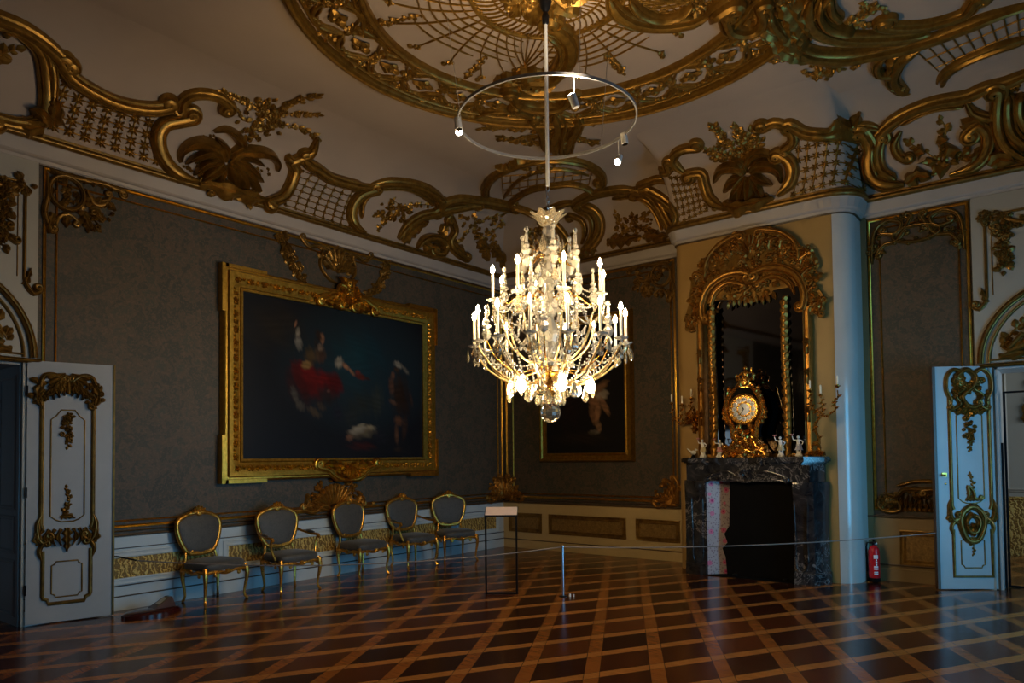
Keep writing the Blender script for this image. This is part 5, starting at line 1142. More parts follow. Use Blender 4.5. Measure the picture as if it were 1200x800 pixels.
def lower_corner(sx):
    def scrolls(m, S):
        relief(m, S, [(0, .05), (sx * .02, .2), (0, .36), (sx * .06, .46)], .03, .04, GROOVE, ce=-sx * .03); relief(m, S, [(sx * .02, .03), (sx * .2, .05), (sx * .34, .0), (sx * .42, .06)], .03, .04, GROOVE, ce=sx * .03); relief(m, S, [(sx * .06, .10), (sx * .16, .24), (sx * .12, .36), (sx * .20, .42)], .025, .04, GROOVE, ce=-sx * .03)
    def leaves(m, S):
        for k in range(6): leaf(m, S, [(sx * .05, .06), (sx * (.08 + .05 * k), .22 - .02 * k), (sx * (.10 + .065 * k), .40 - .055 * k)], .045, .05, 3)
        cluster(m, S, (sx * .2, .2), (.17, .17), 26, .08, .04)
    return [('scrollwork', scrolls), ('leaves', leaves)]
orn('corner_carving', SB, 3.40, .80, 'gilded leafy carving at the lower right of the back wall beside the marble fireplace', lower_corner(-1), mat='mirror_gold')
o = orn('corner_carving', SA, -.03, .80, 'gilded leafy carving straddling the lower back corner of the room behind the display stand', lower_corner(-1), mat='mirror_gold')
for pn, fn in lower_corner(1):
    m = MB(); fn(m, lambda a, b, h: SB(.03 + a, .80 + b, h)); m.build(pn, M['mirror_gold'], o)
# crest with hanging garlands above the large painting
def top_scroll(m, S):
    for sg in (-1, 1): relief(m, S, [(sg * .10, -.06), (sg * .30, -.02), (sg * .48, -.06), (sg * .60, .02)], .03, .045, GROOVE, cs=sg * .04, ce=sg * .04); relief(m, S, [(sg * .26, -.05), (sg * .30, -.28), (sg * .16, -.44), (0, -.48)], .025, .04, GROOVE, cs=-sg * .03)
    shell(m, S, (0, -.34), .34, pi * .1, pi * .9, 9, .06)
def top_fl(m, S): cluster(m, S, (0, -.18), (.28, .18), 40, .09, .05)
def swag(m, S, sgs):
    for sg in sgs:
        for k in range(12): s = k / 11; cluster(m, S, (sg * (.92 - .34 * s ** 1.5), -.02 - .52 * s), (.05, .04), 5, .085, .045)
        relief(m, S, [(sg * .92, 0), (sg * .80, -.22), (sg * .60, -.5)], .02, .03, ROUND)
orn('garland_crest', SA, -3.66, 4.55, 'gilded shell crest with two hanging flower garlands above the large painting', [('shell_scrolls', top_scroll), ('flower_carving', top_fl), ('hanging_garland', lambda m, S: swag(m, S, (-1,))), ('hanging_garland', lambda m, S: swag(m, S, (1,)))])
def fan(m, S): shell(m, S, (0, .0), .40, pi * .06, pi * .94, 15, .06, .3); 
def fan2(m, S):
    for sg in (-1, 1): relief(m, S, [(sg * .05, .02), (sg * .18, .10), (sg * .34, .02), (sg * .50, .06)], .03, .05, GROOVE, cs=sg * .04, ce=sg * .04); leaf(m, S, [(sg * .30, .06), (sg * .42, .14), (sg * .46, .26)], .05, .05, 3); relief(m, S, [(sg * .46, .04), (sg * .58, .06), (sg * .70, .06)], .02, .03, ROUND, ce=sg * .02)
def fan3(m, S): cluster(m, S, (0, .34), (.34, .08), 30, .085, .05); cluster(m, S, (-.38, .16), (.12, .12), 14, .08, .05); cluster(m, S, (.38, .16), (.12, .12), 14, .08, .05)
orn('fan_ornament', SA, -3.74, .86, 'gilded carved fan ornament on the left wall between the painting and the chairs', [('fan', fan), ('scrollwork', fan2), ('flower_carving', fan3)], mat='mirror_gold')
# ornaments of the narrow fabric field right of the fireplace
def nar_top(m, S):
    for sg in (-1, 1):
        relief(m, S, [(sg * .50, -.56), (sg * .49, -.30), (sg * .44, -.12), (sg * .30, -.04), (sg * .16, -.10), (sg * .22, -.22), (sg * .36, -.20)], .028, .05, GROOVE, ce=sg * .04)
        relief(m, S, [(sg * .06, -.06), (sg * .2, -.30), (sg * .36, -.34), (sg * .44, -.44)], .026, .045, GROOVE, cs=-sg * .04, ce=-sg * .03)
    P = [(.26 * cos(q), -.26 + .10 * sin(q)) for q in [2 * pi * k / 14 for k in range(14)]]; relief(m, S, P, .022, .05, GROOVE, closed=True)
def nar_fl(m, S): cluster(m, S, (0, -.26), (.26, .08), 26, .07, .045); cluster(m, S, (0, -.05), (.4, .04), 20, .07, .04)
orn('panel_crest', SB, 6.63, 4.57, 'gilded scrolled crest at the top of the narrow fabric panel right of the fireplace', [('scrollwork', nar_top), ('flower_carving', nar_fl), ('leaf_carving', lambda m, S: cluster(m, S, (.44, -.34), (.06, .16), 14, .07, .045)), ('leaf_carving', lambda m, S: cluster(m, S, (-.44, -.34), (.06, .16), 14, .07, .045))])
def nar_bot(m, S):
    for sg in (-1, 1):
        relief(m, S, [(sg * .02, .30), (sg * .20, .30), (sg * .30, .22), (sg * .44, .26)], .03, .05, GROOVE, cs=sg * .04); relief(m, S, [(sg * .46, .24), (sg * .50, .10), (sg * .40, .02), (sg * .26, .05), (sg * .28, .14), (sg * .38, .14)], .028, .05, GROOVE, ce=sg * .03)
        for q in range(6): leaf(m, S, [(sg * (.02 + .05 * q), .03), (sg * (.03 + .055 * q), .10), (sg * (.02 + .05 * q), .18 + .02 * q)], .024, .05, 2)
    relief(m, S, [(-.3, .34), (-.1, .40), (.1, .40), (.3, .34)], .025, .045, GROOVE)
def nar_bf(m, S): cluster(m, S, (0, .24), (.24, .06), 16, .07, .045)
orn('panel_carving', SB, 6.63, .84, 'gilded scrolled carving at the foot of the narrow fabric panel behind the fire extinguisher', [('scrollwork', nar_bot), ('leaf_carving', nar_bf), ('leaf_carving', lambda m, S: cluster(m, S, (-.38, .16), (.10, .10), 14, .07, .05)), ('leaf_carving', lambda m, S: cluster(m, S, (.38, .16), (.10, .10), 14, .07, .05))])
# ---------------------------------------------------------------- gilded stucco, in each surface's own (u, v) metres
CARVINGS = [
('scroll_cartouche', 'ceiling ornament', 'gilded scroll cartouche in the cove above the arched overdoor of the left doorway', 'A', [('rail_scroll', [('r', [(-8.116,0.947),(-7.863,0.947),(-7.716,0.946),(-7.583,0.916),(-7.463,0.867),(-7.36,0.808),(-7.281,0.736)],0.085,0.1,0,0.04, 'G',(0.12,0.12))]),('inner_scroll', [('r', [(-7.904,0.847),(-7.781,0.885),(-7.665,0.883),(-7.548,0.834),(-7.465,0.732),(-7.407,0.568),(-7.367,0.371),(-7.367,0.243),(-7.432,0.098),(-7.575,0.027),(-7.764,0.007)],0.075,0.09,0,0.05, 'G',(0.12,0.12)),('r', [(-7.395,0.747),(-7.337,0.554),(-7.319,0.347),(-7.332,0.187)],0.05,0.08,0,0, 'G',(0.12,0.12))]),('acanthus_leaf', [('f', [(-7.327,0.084),(-7.414,0.183),(-7.504,0.208)],0.1,0.14,4),('f', [(-7.298,0.112),(-7.296,0.287),(-7.328,0.412)],0.1,0.14,4),('f', [(-7.589,0.004),(-7.481,0.027),(-7.357,0.09)],0.1,0.12,4),('f', [(-7.752,0.821),(-7.783,0.84),(-7.823,0.837)],0.06,0.08,3)]),('flower_spray', [('s', [(-7.845,0.547),(-7.78,0.632),(-7.687,0.716)],0.14,6)])]),
('trellis_panel', 'ceiling ornament', 'gilded star trellis in the cove left of the large palm ornament of the left wall', 'A', [('rail_scroll', [('r', [(-7.312,0.767),(-7.229,0.679),(-7.123,0.626),(-6.971,0.59),(-6.8,0.567),(-6.589,0.585),(-6.383,0.647),(-6.252,0.731)],0.085,0.1,-0.03,0.04, 'G',(0.12,0.12))]),('trellis', [('n', [(-7.283,0.118),(-6.245,0.095),(-6.251,0.61),(-7.222,0.584)],7,4,0.075)])]),
('palm_ornament', 'ceiling ornament', 'gilded palm bush with flower spray between two scrolls in the left cove', 'A', [('frame_scroll', [('r', [(-5.988,0.693),(-6.109,0.614),(-6.228,0.53),(-6.272,0.388),(-6.227,0.219),(-6.12,0.076),(-5.96,0.0),(-5.77,0.0)],0.085,0.1,0.05,0, 'G',(0.12,0.12)),('r', [(-6.315,0.725),(-6.237,0.768),(-6.155,0.698),(-6.114,0.746),(-6.133,0.845),(-6.077,0.961),(-5.947,1.038),(-5.807,1.06),(-5.67,1.015)],0.07,0.09,0,-0.05, 'G',(0.12,0.12)),('r', [(-4.487,1.066),(-4.443,0.872),(-4.515,0.741),(-4.635,0.613),(-4.561,0.555),(-4.56,0.348),(-4.64,0.153),(-4.832,0.007)],0.08,0.1,0,0.04, 'G',(0.12,0.12)),('r', [(-4.747,0.669),(-4.637,0.648),(-4.532,0.697)],0.06,0.09,0,0, 'G',(0.12,0.12))]),('palm_leaf', [('f', [(-5.481,0.333),(-5.548,0.437),(-5.747,0.472),(-5.913,0.394),(-6.0,0.265),(-5.998,0.156)],0.093,0.14,0),('f', [(-5.382,0.387),(-5.306,0.519),(-5.146,0.585),(-4.958,0.617),(-4.823,0.549),(-4.8,0.443)],0.087,0.14,0),('f', [(-5.422,0.458),(-5.322,0.6),(-5.435,0.692),(-5.587,0.721),(-5.706,0.643)],0.068,0.12,0),('f', [(-5.415,0.334),(-5.286,0.237),(-5.166,0.045)],0.081,0.16,0),('f', [(-5.423,0.373),(-5.204,0.294),(-4.98,0.1)],0.081,0.14,0),('f', [(-5.477,0.314),(-5.587,0.174),(-5.744,0.0)],0.087,0.14,0),('f', [(-5.53,0.359),(-5.672,0.374),(-5.848,0.255),(-5.928,0.158)],0.062,0.12,0),('f', [(-5.448,0.386),(-5.524,0.508),(-5.656,0.588)],0.06,0.12,0),('f', [(-5.351,0.439),(-5.185,0.495),(-4.984,0.451)],0.06,0.12,0),('f', [(-5.522,0.32),(-5.698,0.222),(-5.83,0.056)],0.06,0.12,0),('f', [(-5.394,0.34),(-5.347,0.186),(-5.324,0.0)],0.07,0.15,0),('f', [(-5.473,0.294),(-5.515,0.091),(-5.49,0.0)],0.06,0.12,0),('f', [(-5.358,0.426),(-5.176,0.378),(-4.96,0.239)],0.062,0.12,0)]),('mound', [('f', [(-5.767,0.002),(-5.479,0.0),(-5.147,0.0),(-4.795,0.017)],0.11,0.14,3),('c',(-5.381,0.024),(0.45,0.12),26,0.14)]),('flower_spray', [('s', [(-5.302,0.542),(-5.282,0.727),(-5.268,0.912),(-5.265,1.145)],0.12,16),('s', [(-5.242,0.861),(-5.115,1.008),(-5.105,1.388),(-4.996,1.755)],0.13,18),('s', [(-5.2,1.036),(-4.992,1.224),(-4.723,1.39)],0.12,14),('s', [(-5.298,1.126),(-5.499,1.131),(-5.802,1.129)],0.12,14),('s', [(-5.06,0.994),(-4.834,1.075),(-4.657,1.089),(-4.472,1.043)],0.11,12),('c',(-5.262,1.005),(0.28,0.3),46,0.11),('c',(-5.852,0.213),(0.12,0.1),8,0.07),('c',(-4.949,0.308),(0.12,0.1),8,0.07),('c',(-5.65,0.569),(0.12,0.1),8,0.07)])]),
('trellis_panel', 'ceiling ornament', 'gilded trellis in the cove between palm ornament and flower cartouche of the left wall', 'A', [('rail_scroll', [('r', [(-4.515,0.741),(-4.407,0.68),(-4.245,0.649),(-4.028,0.597),(-3.748,0.611),(-3.493,0.641),(-3.342,0.704)],0.085,0.1,-0.03,0, 'G',(0.12,0.12))]),('trellis', [('n', [(-4.595,0.051),(-3.552,0.017),(-3.47,0.53),(-4.445,0.558)],7,6,0.035)])]),
('flower_cartouche', 'ceiling ornament', 'gilded oval scroll cartouche with flower branch in the left cove near the back corner', 'A', [('rail_scroll', [('r', [(-3.382,0.663),(-3.303,0.744),(-3.111,0.841),(-2.842,0.926),(-2.527,0.964),(-2.236,0.92),(-2.028,0.826),(-1.979,0.683)],0.085,0.1,0,-0.04, 'G',(0.12,0.12))]),('inner_scroll', [('r', [(-3.256,0.663),(-3.443,0.538),(-3.533,0.372),(-3.534,0.173),(-3.431,0.048),(-3.27,0.0)],0.085,0.1,0.03,0, 'G',(0.12,0.12)),('r', [(-3.175,0.689),(-3.329,0.56),(-3.385,0.389),(-3.353,0.196)],0.04,0.07,0,0, 'G',(0.12,0.12)),('r', [(-3.262,0.675),(-3.009,0.788),(-2.722,0.858),(-2.386,0.834),(-2.144,0.756)],0.045,0.08,0,0, 'G',(0.12,0.12))]),('flower_branch', [('s', [(-3.053,0.093),(-2.904,0.287),(-2.73,0.467),(-2.596,0.616)],0.12,12),('s', [(-2.904,0.287),(-2.994,0.368),(-3.108,0.311)],0.1,6),('s', [(-2.825,0.361),(-2.923,0.521),(-2.9,0.609)],0.1,6),('s', [(-2.674,0.496),(-2.476,0.652),(-2.205,0.737)],0.11,8),('c',(-2.75,0.475),(0.32,0.16),26,0.12)]),('leaf_scroll', [('r', [(-2.63,0.064),(-2.492,0.287),(-2.288,0.506),(-2.003,0.661),(-1.735,0.824),(-1.388,1.062)],0.09,0.1,0,-0.03, 'G',(0.12,0.12)),('f', [(-2.559,0.027),(-2.384,0.287),(-2.133,0.492)],0.12,0.12,5)])]),
('volute_ornament', 'ceiling ornament', 'gilded foliage volutes in the cove right at the back corner behind the chandelier', 'A', [('rail_scroll', [('r', [(-2.013,0.831),(-1.819,1.008),(-1.523,1.111),(-1.113,1.236),(-0.667,1.31)],0.085,0.1,-0.04,0, 'G',(0.12,0.12)),('r', [(-1.965,0.718),(-1.646,0.906),(-1.21,1.094),(-0.664,1.198)],0.05,0.08,0,0, 'G',(0.12,0.12))]),('volute', [('r', [(-2.236,0.007),(-2.103,0.178),(-1.855,0.265),(-1.641,0.188),(-1.703,0.029),(-1.845,0.0)],0.08,0.12,0,-0.06, 'G',(0.12,0.12)),('r', [(-1.682,0.647),(-1.504,0.483),(-1.54,0.269),(-1.348,0.139),(-1.11,0.088)],0.07,0.1,0.04,0.04, 'G',(0.12,0.12)),('r', [(-1.77,0.532),(-1.778,0.384),(-1.66,0.27)],0.05,0.08,0,0, 'G',(0.12,0.12))]),('leaves', [('f', [(-1.702,0.55),(-1.743,0.393),(-1.653,0.243)],0.09,0.1,4),('f', [(-1.54,0.269),(-1.318,0.205),(-1.045,0.087)],0.1,0.1,4),('f', [(-2.133,0.129),(-1.919,0.066),(-1.624,0.033)],0.1,0.12,4),('f', [(-0.91,0.482),(-0.723,0.372),(-0.566,0.161)],0.11,0.12,4),('f', [(-0.538,0.416),(-0.261,0.322),(-0.033,0.084)],0.11,0.12,4),('s', [(-1.344,0.228),(-1.215,0.559),(-0.975,0.863),(-0.647,1.107)],0.12,12),('s', [(-0.856,0.372),(-0.697,0.667),(-0.515,0.902)],0.12,10),('c',(-0.79,0.641),(0.3,0.3),34,0.13),('c',(-1.325,0.719),(0.2,0.12),12,0.12)])]),
('arched_crest', 'ceiling ornament', 'gilded arched crest with small trellis on the ceiling above the back corner', 'B', [('arch_scroll', [('r', [(0.619,1.44),(0.804,1.762),(1.093,2.08),(1.489,2.31),(1.977,2.383),(2.37,2.282),(2.595,2.057),(2.711,1.77),(2.7,1.386),(2.624,1.189)],0.075,0.09,0.05,-0.05, 'G',(0.12,0.12)),('r', [(0.984,1.314),(1.307,1.455),(1.618,1.508),(2.068,1.396),(2.279,1.222),(2.365,1.032)],0.06,0.08,0.04,-0.04, 'G',(0.12,0.12))]),('trellis', [('n', [(0.978,1.521),(2.388,1.199),(2.663,1.533),(1.486,2.187)],10,3,0)]),('leaf_branch', [('f', [(1.912,2.398),(1.78,2.43),(1.667,2.564)],0.09,0.09,4),('f', [(2.152,2.351),(2.039,2.483),(1.836,2.461)],0.08,0.09,4),('r', [(0.934,1.47),(1.54,1.883),(2.011,1.996),(2.354,1.831),(2.519,1.403)],0.03,0.05,0,0, 'R',(0.12,0.12)),('c',(2.251,2.115),(0.5,0.12),20,0.13)])]),
('fluted_palm', 'ceiling ornament', 'gilded fluted palm trunk with branches on the ceiling between the ring and the arched crest', 'C', [('trunk', [('r', [(2.626,-1.998),(2.848,-2.357),(3.096,-2.619),(3.247,-2.928)],0.1,0.12,0,0, 'G',(0.12,0.12)),('r', [(2.734,-1.908),(3.003,-2.227),(3.258,-2.454),(3.424,-2.669)],0.09,0.12,0,0, 'G',(0.12,0.12)),('r', [(2.517,-2.088),(2.744,-2.443),(2.881,-2.707),(2.934,-2.96)],0.08,0.1,0,0.04, 'G',(0.12,0.12)),('r', [(2.741,-2.042),(3.004,-2.387),(3.261,-2.689)],0.06,0.14,0,0, 'G',(0.12,0.12))]),('scroll', [('r', [(3.174,-3.642),(3.085,-3.464),(3.104,-3.291),(3.19,-3.167),(3.343,-3.066),(3.476,-3.062),(3.619,-3.15)],0.08,0.12,-0.05,0.05, 'G',(0.12,0.12)),('r', [(2.918,-3.283),(2.974,-3.153),(2.966,-2.933),(2.853,-2.669)],0.06,0.08,0.05,0, 'G',(0.12,0.12)),('r', [(2.438,-3.486),(2.65,-3.477),(2.807,-3.375),(2.865,-3.216)],0.045,0.07,0.04,0, 'G',(0.12,0.12))]),('leaf_branch', [('s', [(2.808,-2.644),(2.651,-2.837),(2.513,-3.013),(2.282,-3.143)],0.15,14),('s', [(2.722,-2.526),(2.571,-2.587),(2.388,-2.608)],0.15,8),('s', [(2.637,-2.334),(2.453,-2.487),(2.313,-2.802)],0.15,10),('s', [(3.207,-2.375),(3.35,-2.438),(3.475,-2.395)],0.15,8),('s', [(3.038,-2.199),(3.101,-2.048),(3.165,-1.895)],0.15,8),('s', [(2.625,-2.98),(2.612,-3.169),(2.437,-3.226)],0.14,8),('c',(3.03,-2.522),(0.16,0.3),24,0.15),('c',(3.141,-2.959),(0.2,0.14),14,0.14),('f', [(2.971,-2.571),(2.891,-2.321),(2.698,-1.938)],0.12,0.14,5)])]),
('flower_cartouche', 'ceiling ornament', 'gilded round scroll cartouche with flowers in the cove between corner and chimney breast', 'B', [('rail_scroll', [('r', [(2.0,0.916),(2.195,0.979),(2.422,0.996),(2.763,0.958),(3.069,0.866)],0.085,0.1,0.04,0, 'G',(0.12,0.12)),('r', [(3.019,0.85),(3.202,0.74),(3.295,0.51),(3.36,0.297),(3.448,0.093)],0.085,0.1,0.05,0.03, 'G',(0.12,0.12))]),('inner_scroll', [('r', [(2.04,0.871),(2.209,0.762),(2.27,0.567),(2.203,0.34),(2.027,0.163),(1.853,0.052)],0.085,0.11,0,0, 'G',(0.12,0.12)),('r', [(1.938,0.8),(2.102,0.666),(2.115,0.486),(2.013,0.28),(1.86,0.138)],0.05,0.1,0,0, 'G',(0.12,0.12)),('r', [(1.809,0.738),(1.95,0.612),(1.954,0.435),(1.839,0.229)],0.05,0.09,0.05,0, 'G',(0.12,0.12)),('r', [(2.616,0.84),(2.951,0.793),(3.143,0.614),(3.243,0.349),(3.271,0.157)],0.05,0.08,0,0, 'G',(0.12,0.12))]),('flower_branch', [('s', [(2.471,0.159),(2.688,0.28),(2.864,0.406),(3.07,0.468)],0.12,12),('s', [(2.683,0.253),(2.587,0.439),(2.571,0.583)],0.11,8),('s', [(2.823,0.279),(2.998,0.268),(3.128,0.16)],0.11,8),('c',(2.799,0.311),(0.32,0.2),24,0.12)]),('leaves', [('f', [(2.315,0.162),(2.591,0.134),(2.923,0.149)],0.1,0.1,5),('f', [(2.119,0.116),(1.922,0.097),(1.718,0.019)],0.1,0.12,4),('f', [(2.984,0.164),(3.179,0.069),(3.39,0.052)],0.1,0.12,4)])]),
('foliage_ornament', 'ceiling ornament', 'gilded foliage in the cove directly behind the top of the chandelier', 'B', [('foliage', [('s', [(0.608,0.259),(0.924,0.503),(1.284,0.707),(1.617,0.819)],0.14,14),('s', [(1.105,0.165),(1.402,0.33),(1.648,0.412)],0.14,10),('f', [(0.547,0.116),(0.8,0.283),(1.133,0.309)],0.12,0.12,5),('f', [(1.272,0.043),(1.49,0.151),(1.668,0.205)],0.12,0.12,5),('c',(1.185,0.479),(0.36,0.22),26,0.14)]),('scroll', [('r', [(0.976,1.167),(1.213,0.894),(1.439,0.67),(1.568,0.37),(1.59,0.132)],0.075,0.1,0.05,0.05, 'G',(0.12,0.12)),('r', [(2.017,0.946),(1.777,0.982),(1.417,0.944)],0.06,0.09,0,0.05, 'G',(0.12,0.12))])]),
('trellis_panel', 'ceiling ornament', 'gilded trellis in the cove at the left corner of the chimney breast', 'B', [('rail_scroll', [('r', [(3.157,0.934),(3.274,0.945),(3.468,0.947),(3.785,0.76),(3.832,0.88)],0.07,0.09,0.04,-0.04, 'G',(0.12,0.12)),('r', [(3.196,0.83),(3.334,0.678),(3.45,0.513),(3.738,0.141),(3.722,0.0)],0.09,0.1,0.04,0, 'G',(0.12,0.12))]),('trellis', [('n', [(3.807,0.0),(4.221,0.101),(4.176,0.566),(3.803,0.665)],5,6,0.045)])]),
('palm_ornament', 'ceiling ornament', 'gilded palm bush with flower spray in the cove above the overmantel mirror', 'B', [('frame_scroll', [('r', [(4.285,0.996),(4.154,1.028),(4.021,1.002),(3.925,0.892),(3.963,0.761),(4.047,0.636)],0.07,0.09,0.05,0, 'G',(0.12,0.12)),('r', [(4.074,0.642),(4.237,0.61),(4.246,0.452),(4.275,0.268),(4.381,0.124),(4.52,0.056)],0.08,0.1,0.04,0, 'G',(0.12,0.12)),('r', [(5.203,0.994),(5.315,1.018),(5.417,0.943),(5.478,0.827),(5.457,0.696),(5.327,0.623)],0.07,0.09,-0.05,0.03, 'G',(0.12,0.12)),('r', [(5.278,0.592),(5.373,0.478),(5.392,0.32),(5.324,0.173),(5.178,0.062)],0.085,0.11,0.04,0, 'G',(0.12,0.12))]),('palm_leaf', [('f', [(4.787,0.443),(4.737,0.536),(4.612,0.592),(4.478,0.57),(4.389,0.44)],0.087,0.14,0),('f', [(4.877,0.442),(4.976,0.495),(5.125,0.467),(5.227,0.363),(5.242,0.216)],0.087,0.14,0),('f', [(4.852,0.54),(4.921,0.647),(5.04,0.682),(5.139,0.642),(5.225,0.54)],0.068,0.12,0),('f', [(4.807,0.426),(4.694,0.295),(4.584,0.136)],0.081,0.16,0),('f', [(4.85,0.415),(4.847,0.235),(4.81,0.035)],0.081,0.18,0),('f', [(4.895,0.415),(5.012,0.306),(5.134,0.22)],0.074,0.16,0),('f', [(4.819,0.491),(4.785,0.639),(4.691,0.713)],0.055,0.1,0),('f', [(4.883,0.474),(5.036,0.569),(5.159,0.535)],0.055,0.1,0),('f', [(4.807,0.426),(4.733,0.239),(4.696,0.062)],0.06,0.14,0),('f', [(4.889,0.382),(4.955,0.185),(5.012,0.033)],0.06,0.14,0),('f', [(4.759,0.416),(4.619,0.405),(4.504,0.272)],0.068,0.14,0)]),('mound', [('f', [(4.464,0.117),(4.66,0.023),(4.889,0.016),(5.145,0.048)],0.11,0.16,3),('c',(4.789,0.087),(0.4,0.1),22,0.14)]),('flower_spray', [('s', [(4.769,0.573),(4.745,0.745),(4.682,0.968),(4.62,1.244)],0.13,16),('s', [(4.779,0.617),(4.841,0.838),(4.871,1.121)],0.13,12),('s', [(4.806,0.633),(4.939,0.869),(5.084,1.051)],0.13,14),('s', [(4.853,0.643),(4.985,0.722),(5.095,0.807)],0.13,8),('s', [(4.742,0.651),(4.567,0.799),(4.376,0.924)],0.13,12),('s', [(4.621,0.709),(4.514,0.74),(4.443,0.811)],0.12,6),('c',(4.803,0.788),(0.26,0.3),30,0.11)])]),
('trellis_panel', 'ceiling ornament', 'gilded star trellis wrapping the right rounded corner of the chimney breast cove', 'B', [('rail_scroll', [('r', [(5.5,0.914),(5.6,0.787),(5.724,0.715),(5.898,0.686),(6.005,0.799),(6.098,1.038)],0.085,0.1,0.04,0, 'G',(0.12,0.12)),('r', [(6.096,0.937),(6.256,0.871),(6.356,0.792)],0.07,0.09,0.03,0, 'G',(0.12,0.12)),('f', [(6.026,0.833),(6.099,0.999),(6.184,1.125)],0.07,0.1,3)]),('trellis', [('n', [(5.38,0.035),(6.075,0.102),(6.181,0.711),(5.534,0.718)],6,5,0.055)])]),
('flower_cartouche', 'ceiling ornament', 'large gilded scroll cartouche with vine branch in the cove above the right door', 'B', [('rail_scroll', [('r', [(6.339,0.741),(6.518,0.875),(6.737,0.949),(6.973,0.967),(7.252,0.931),(7.417,0.968),(7.628,0.963),(7.782,0.999),(8.004,1.048)],0.085,0.1,0.04,0, 'G',(0.12,0.12)),('r', [(6.57,0.791),(6.759,0.862),(6.97,0.878),(7.216,0.815)],0.04,0.07,0,0, 'G',(0.12,0.12))]),('inner_scroll', [('r', [(6.163,0.831),(6.214,0.612),(6.171,0.428),(6.192,0.228),(6.33,0.094),(6.538,0.041)],0.1,0.12,0.05,0, 'G',(0.12,0.12)),('r', [(6.355,0.725),(6.281,0.538),(6.295,0.299),(6.446,0.119)],0.075,0.11,0,0, 'G',(0.12,0.12)),('r', [(6.559,0.717),(6.476,0.58),(6.498,0.436),(6.574,0.353)],0.06,0.09,0,0.03, 'G',(0.12,0.12)),('r', [(6.248,0.646),(6.219,0.416),(6.259,0.211)],0.04,0.13,0,0, 'G',(0.12,0.12))]),('vine_branch', [('s', [(6.815,0.089),(6.909,0.191),(7.094,0.223),(7.308,0.236)],0.14,8),('s', [(6.902,0.234),(6.812,0.361),(6.695,0.466),(6.621,0.549)],0.12,6),('s', [(6.965,0.248),(6.961,0.443),(7.014,0.559),(6.986,0.712)],0.12,8),('f', [(7.018,0.264),(7.056,0.315),(7.142,0.311)],0.12,0.08,2),('f', [(6.91,0.211),(6.96,0.156),(7.031,0.179)],0.12,0.08,2),('f', [(6.785,0.223),(6.805,0.26),(6.792,0.325)],0.1,0.08,2),('f', [(6.912,0.497),(6.964,0.482),(7.033,0.473)],0.08,0.08,2),('f', [(6.67,0.4),(6.726,0.405),(6.777,0.371)],0.08,0.08,2),('f', [(7.178,0.342),(7.212,0.332),(7.247,0.362)],0.07,0.07,2)]),('leaf_scroll', [('r', [(7.23,0.486),(7.326,0.547),(7.408,0.415),(7.381,0.206),(7.25,0.068),(7.017,0.036)],0.075,0.1,0.05,0, 'G',(0.12,0.12)),('f', [(7.192,0.537),(7.297,0.605),(7.388,0.48)],0.1,0.1,4),('f', [(7.342,0.257),(7.304,0.146),(7.216,0.067)],0.1,0.1,4),('f', [(6.556,0.047),(6.689,0.122),(6.831,0.042)],0.1,0.1,4),('r', [(7.246,0.868),(7.291,0.728),(7.382,0.639),(7.476,0.59)],0.06,0.09,0,0.04, 'G',(0.12,0.12))])]),
('draped_scroll', 'ceiling ornament', 'heavy gilded fluted scroll at the right picture edge in the cove', 'B', [('fluted_scroll', [('r', [(7.561,0.893),(7.53,0.672),(7.53,0.419),(7.6,0.185),(7.768,0.0)],0.09,0.14,0.05,0, 'G',(0.12,0.12)),('r', [(7.635,0.836),(7.619,0.585),(7.655,0.344),(7.803,0.109)],0.08,0.14,0,0, 'G',(0.12,0.12)),('r', [(7.74,0.799),(7.727,0.552),(7.795,0.323)],0.08,0.14,0,0, 'G',(0.12,0.12)),('r', [(7.845,0.764),(7.85,0.552),(7.919,0.344)],0.08,0.14,0,0, 'G',(0.12,0.12))]),('leaves', [('c',(7.69,0.718),(0.3,0.16),22,0.15),('f', [(7.416,0.033),(7.517,0.108),(7.659,0.008)],0.12,0.12,4)])]),
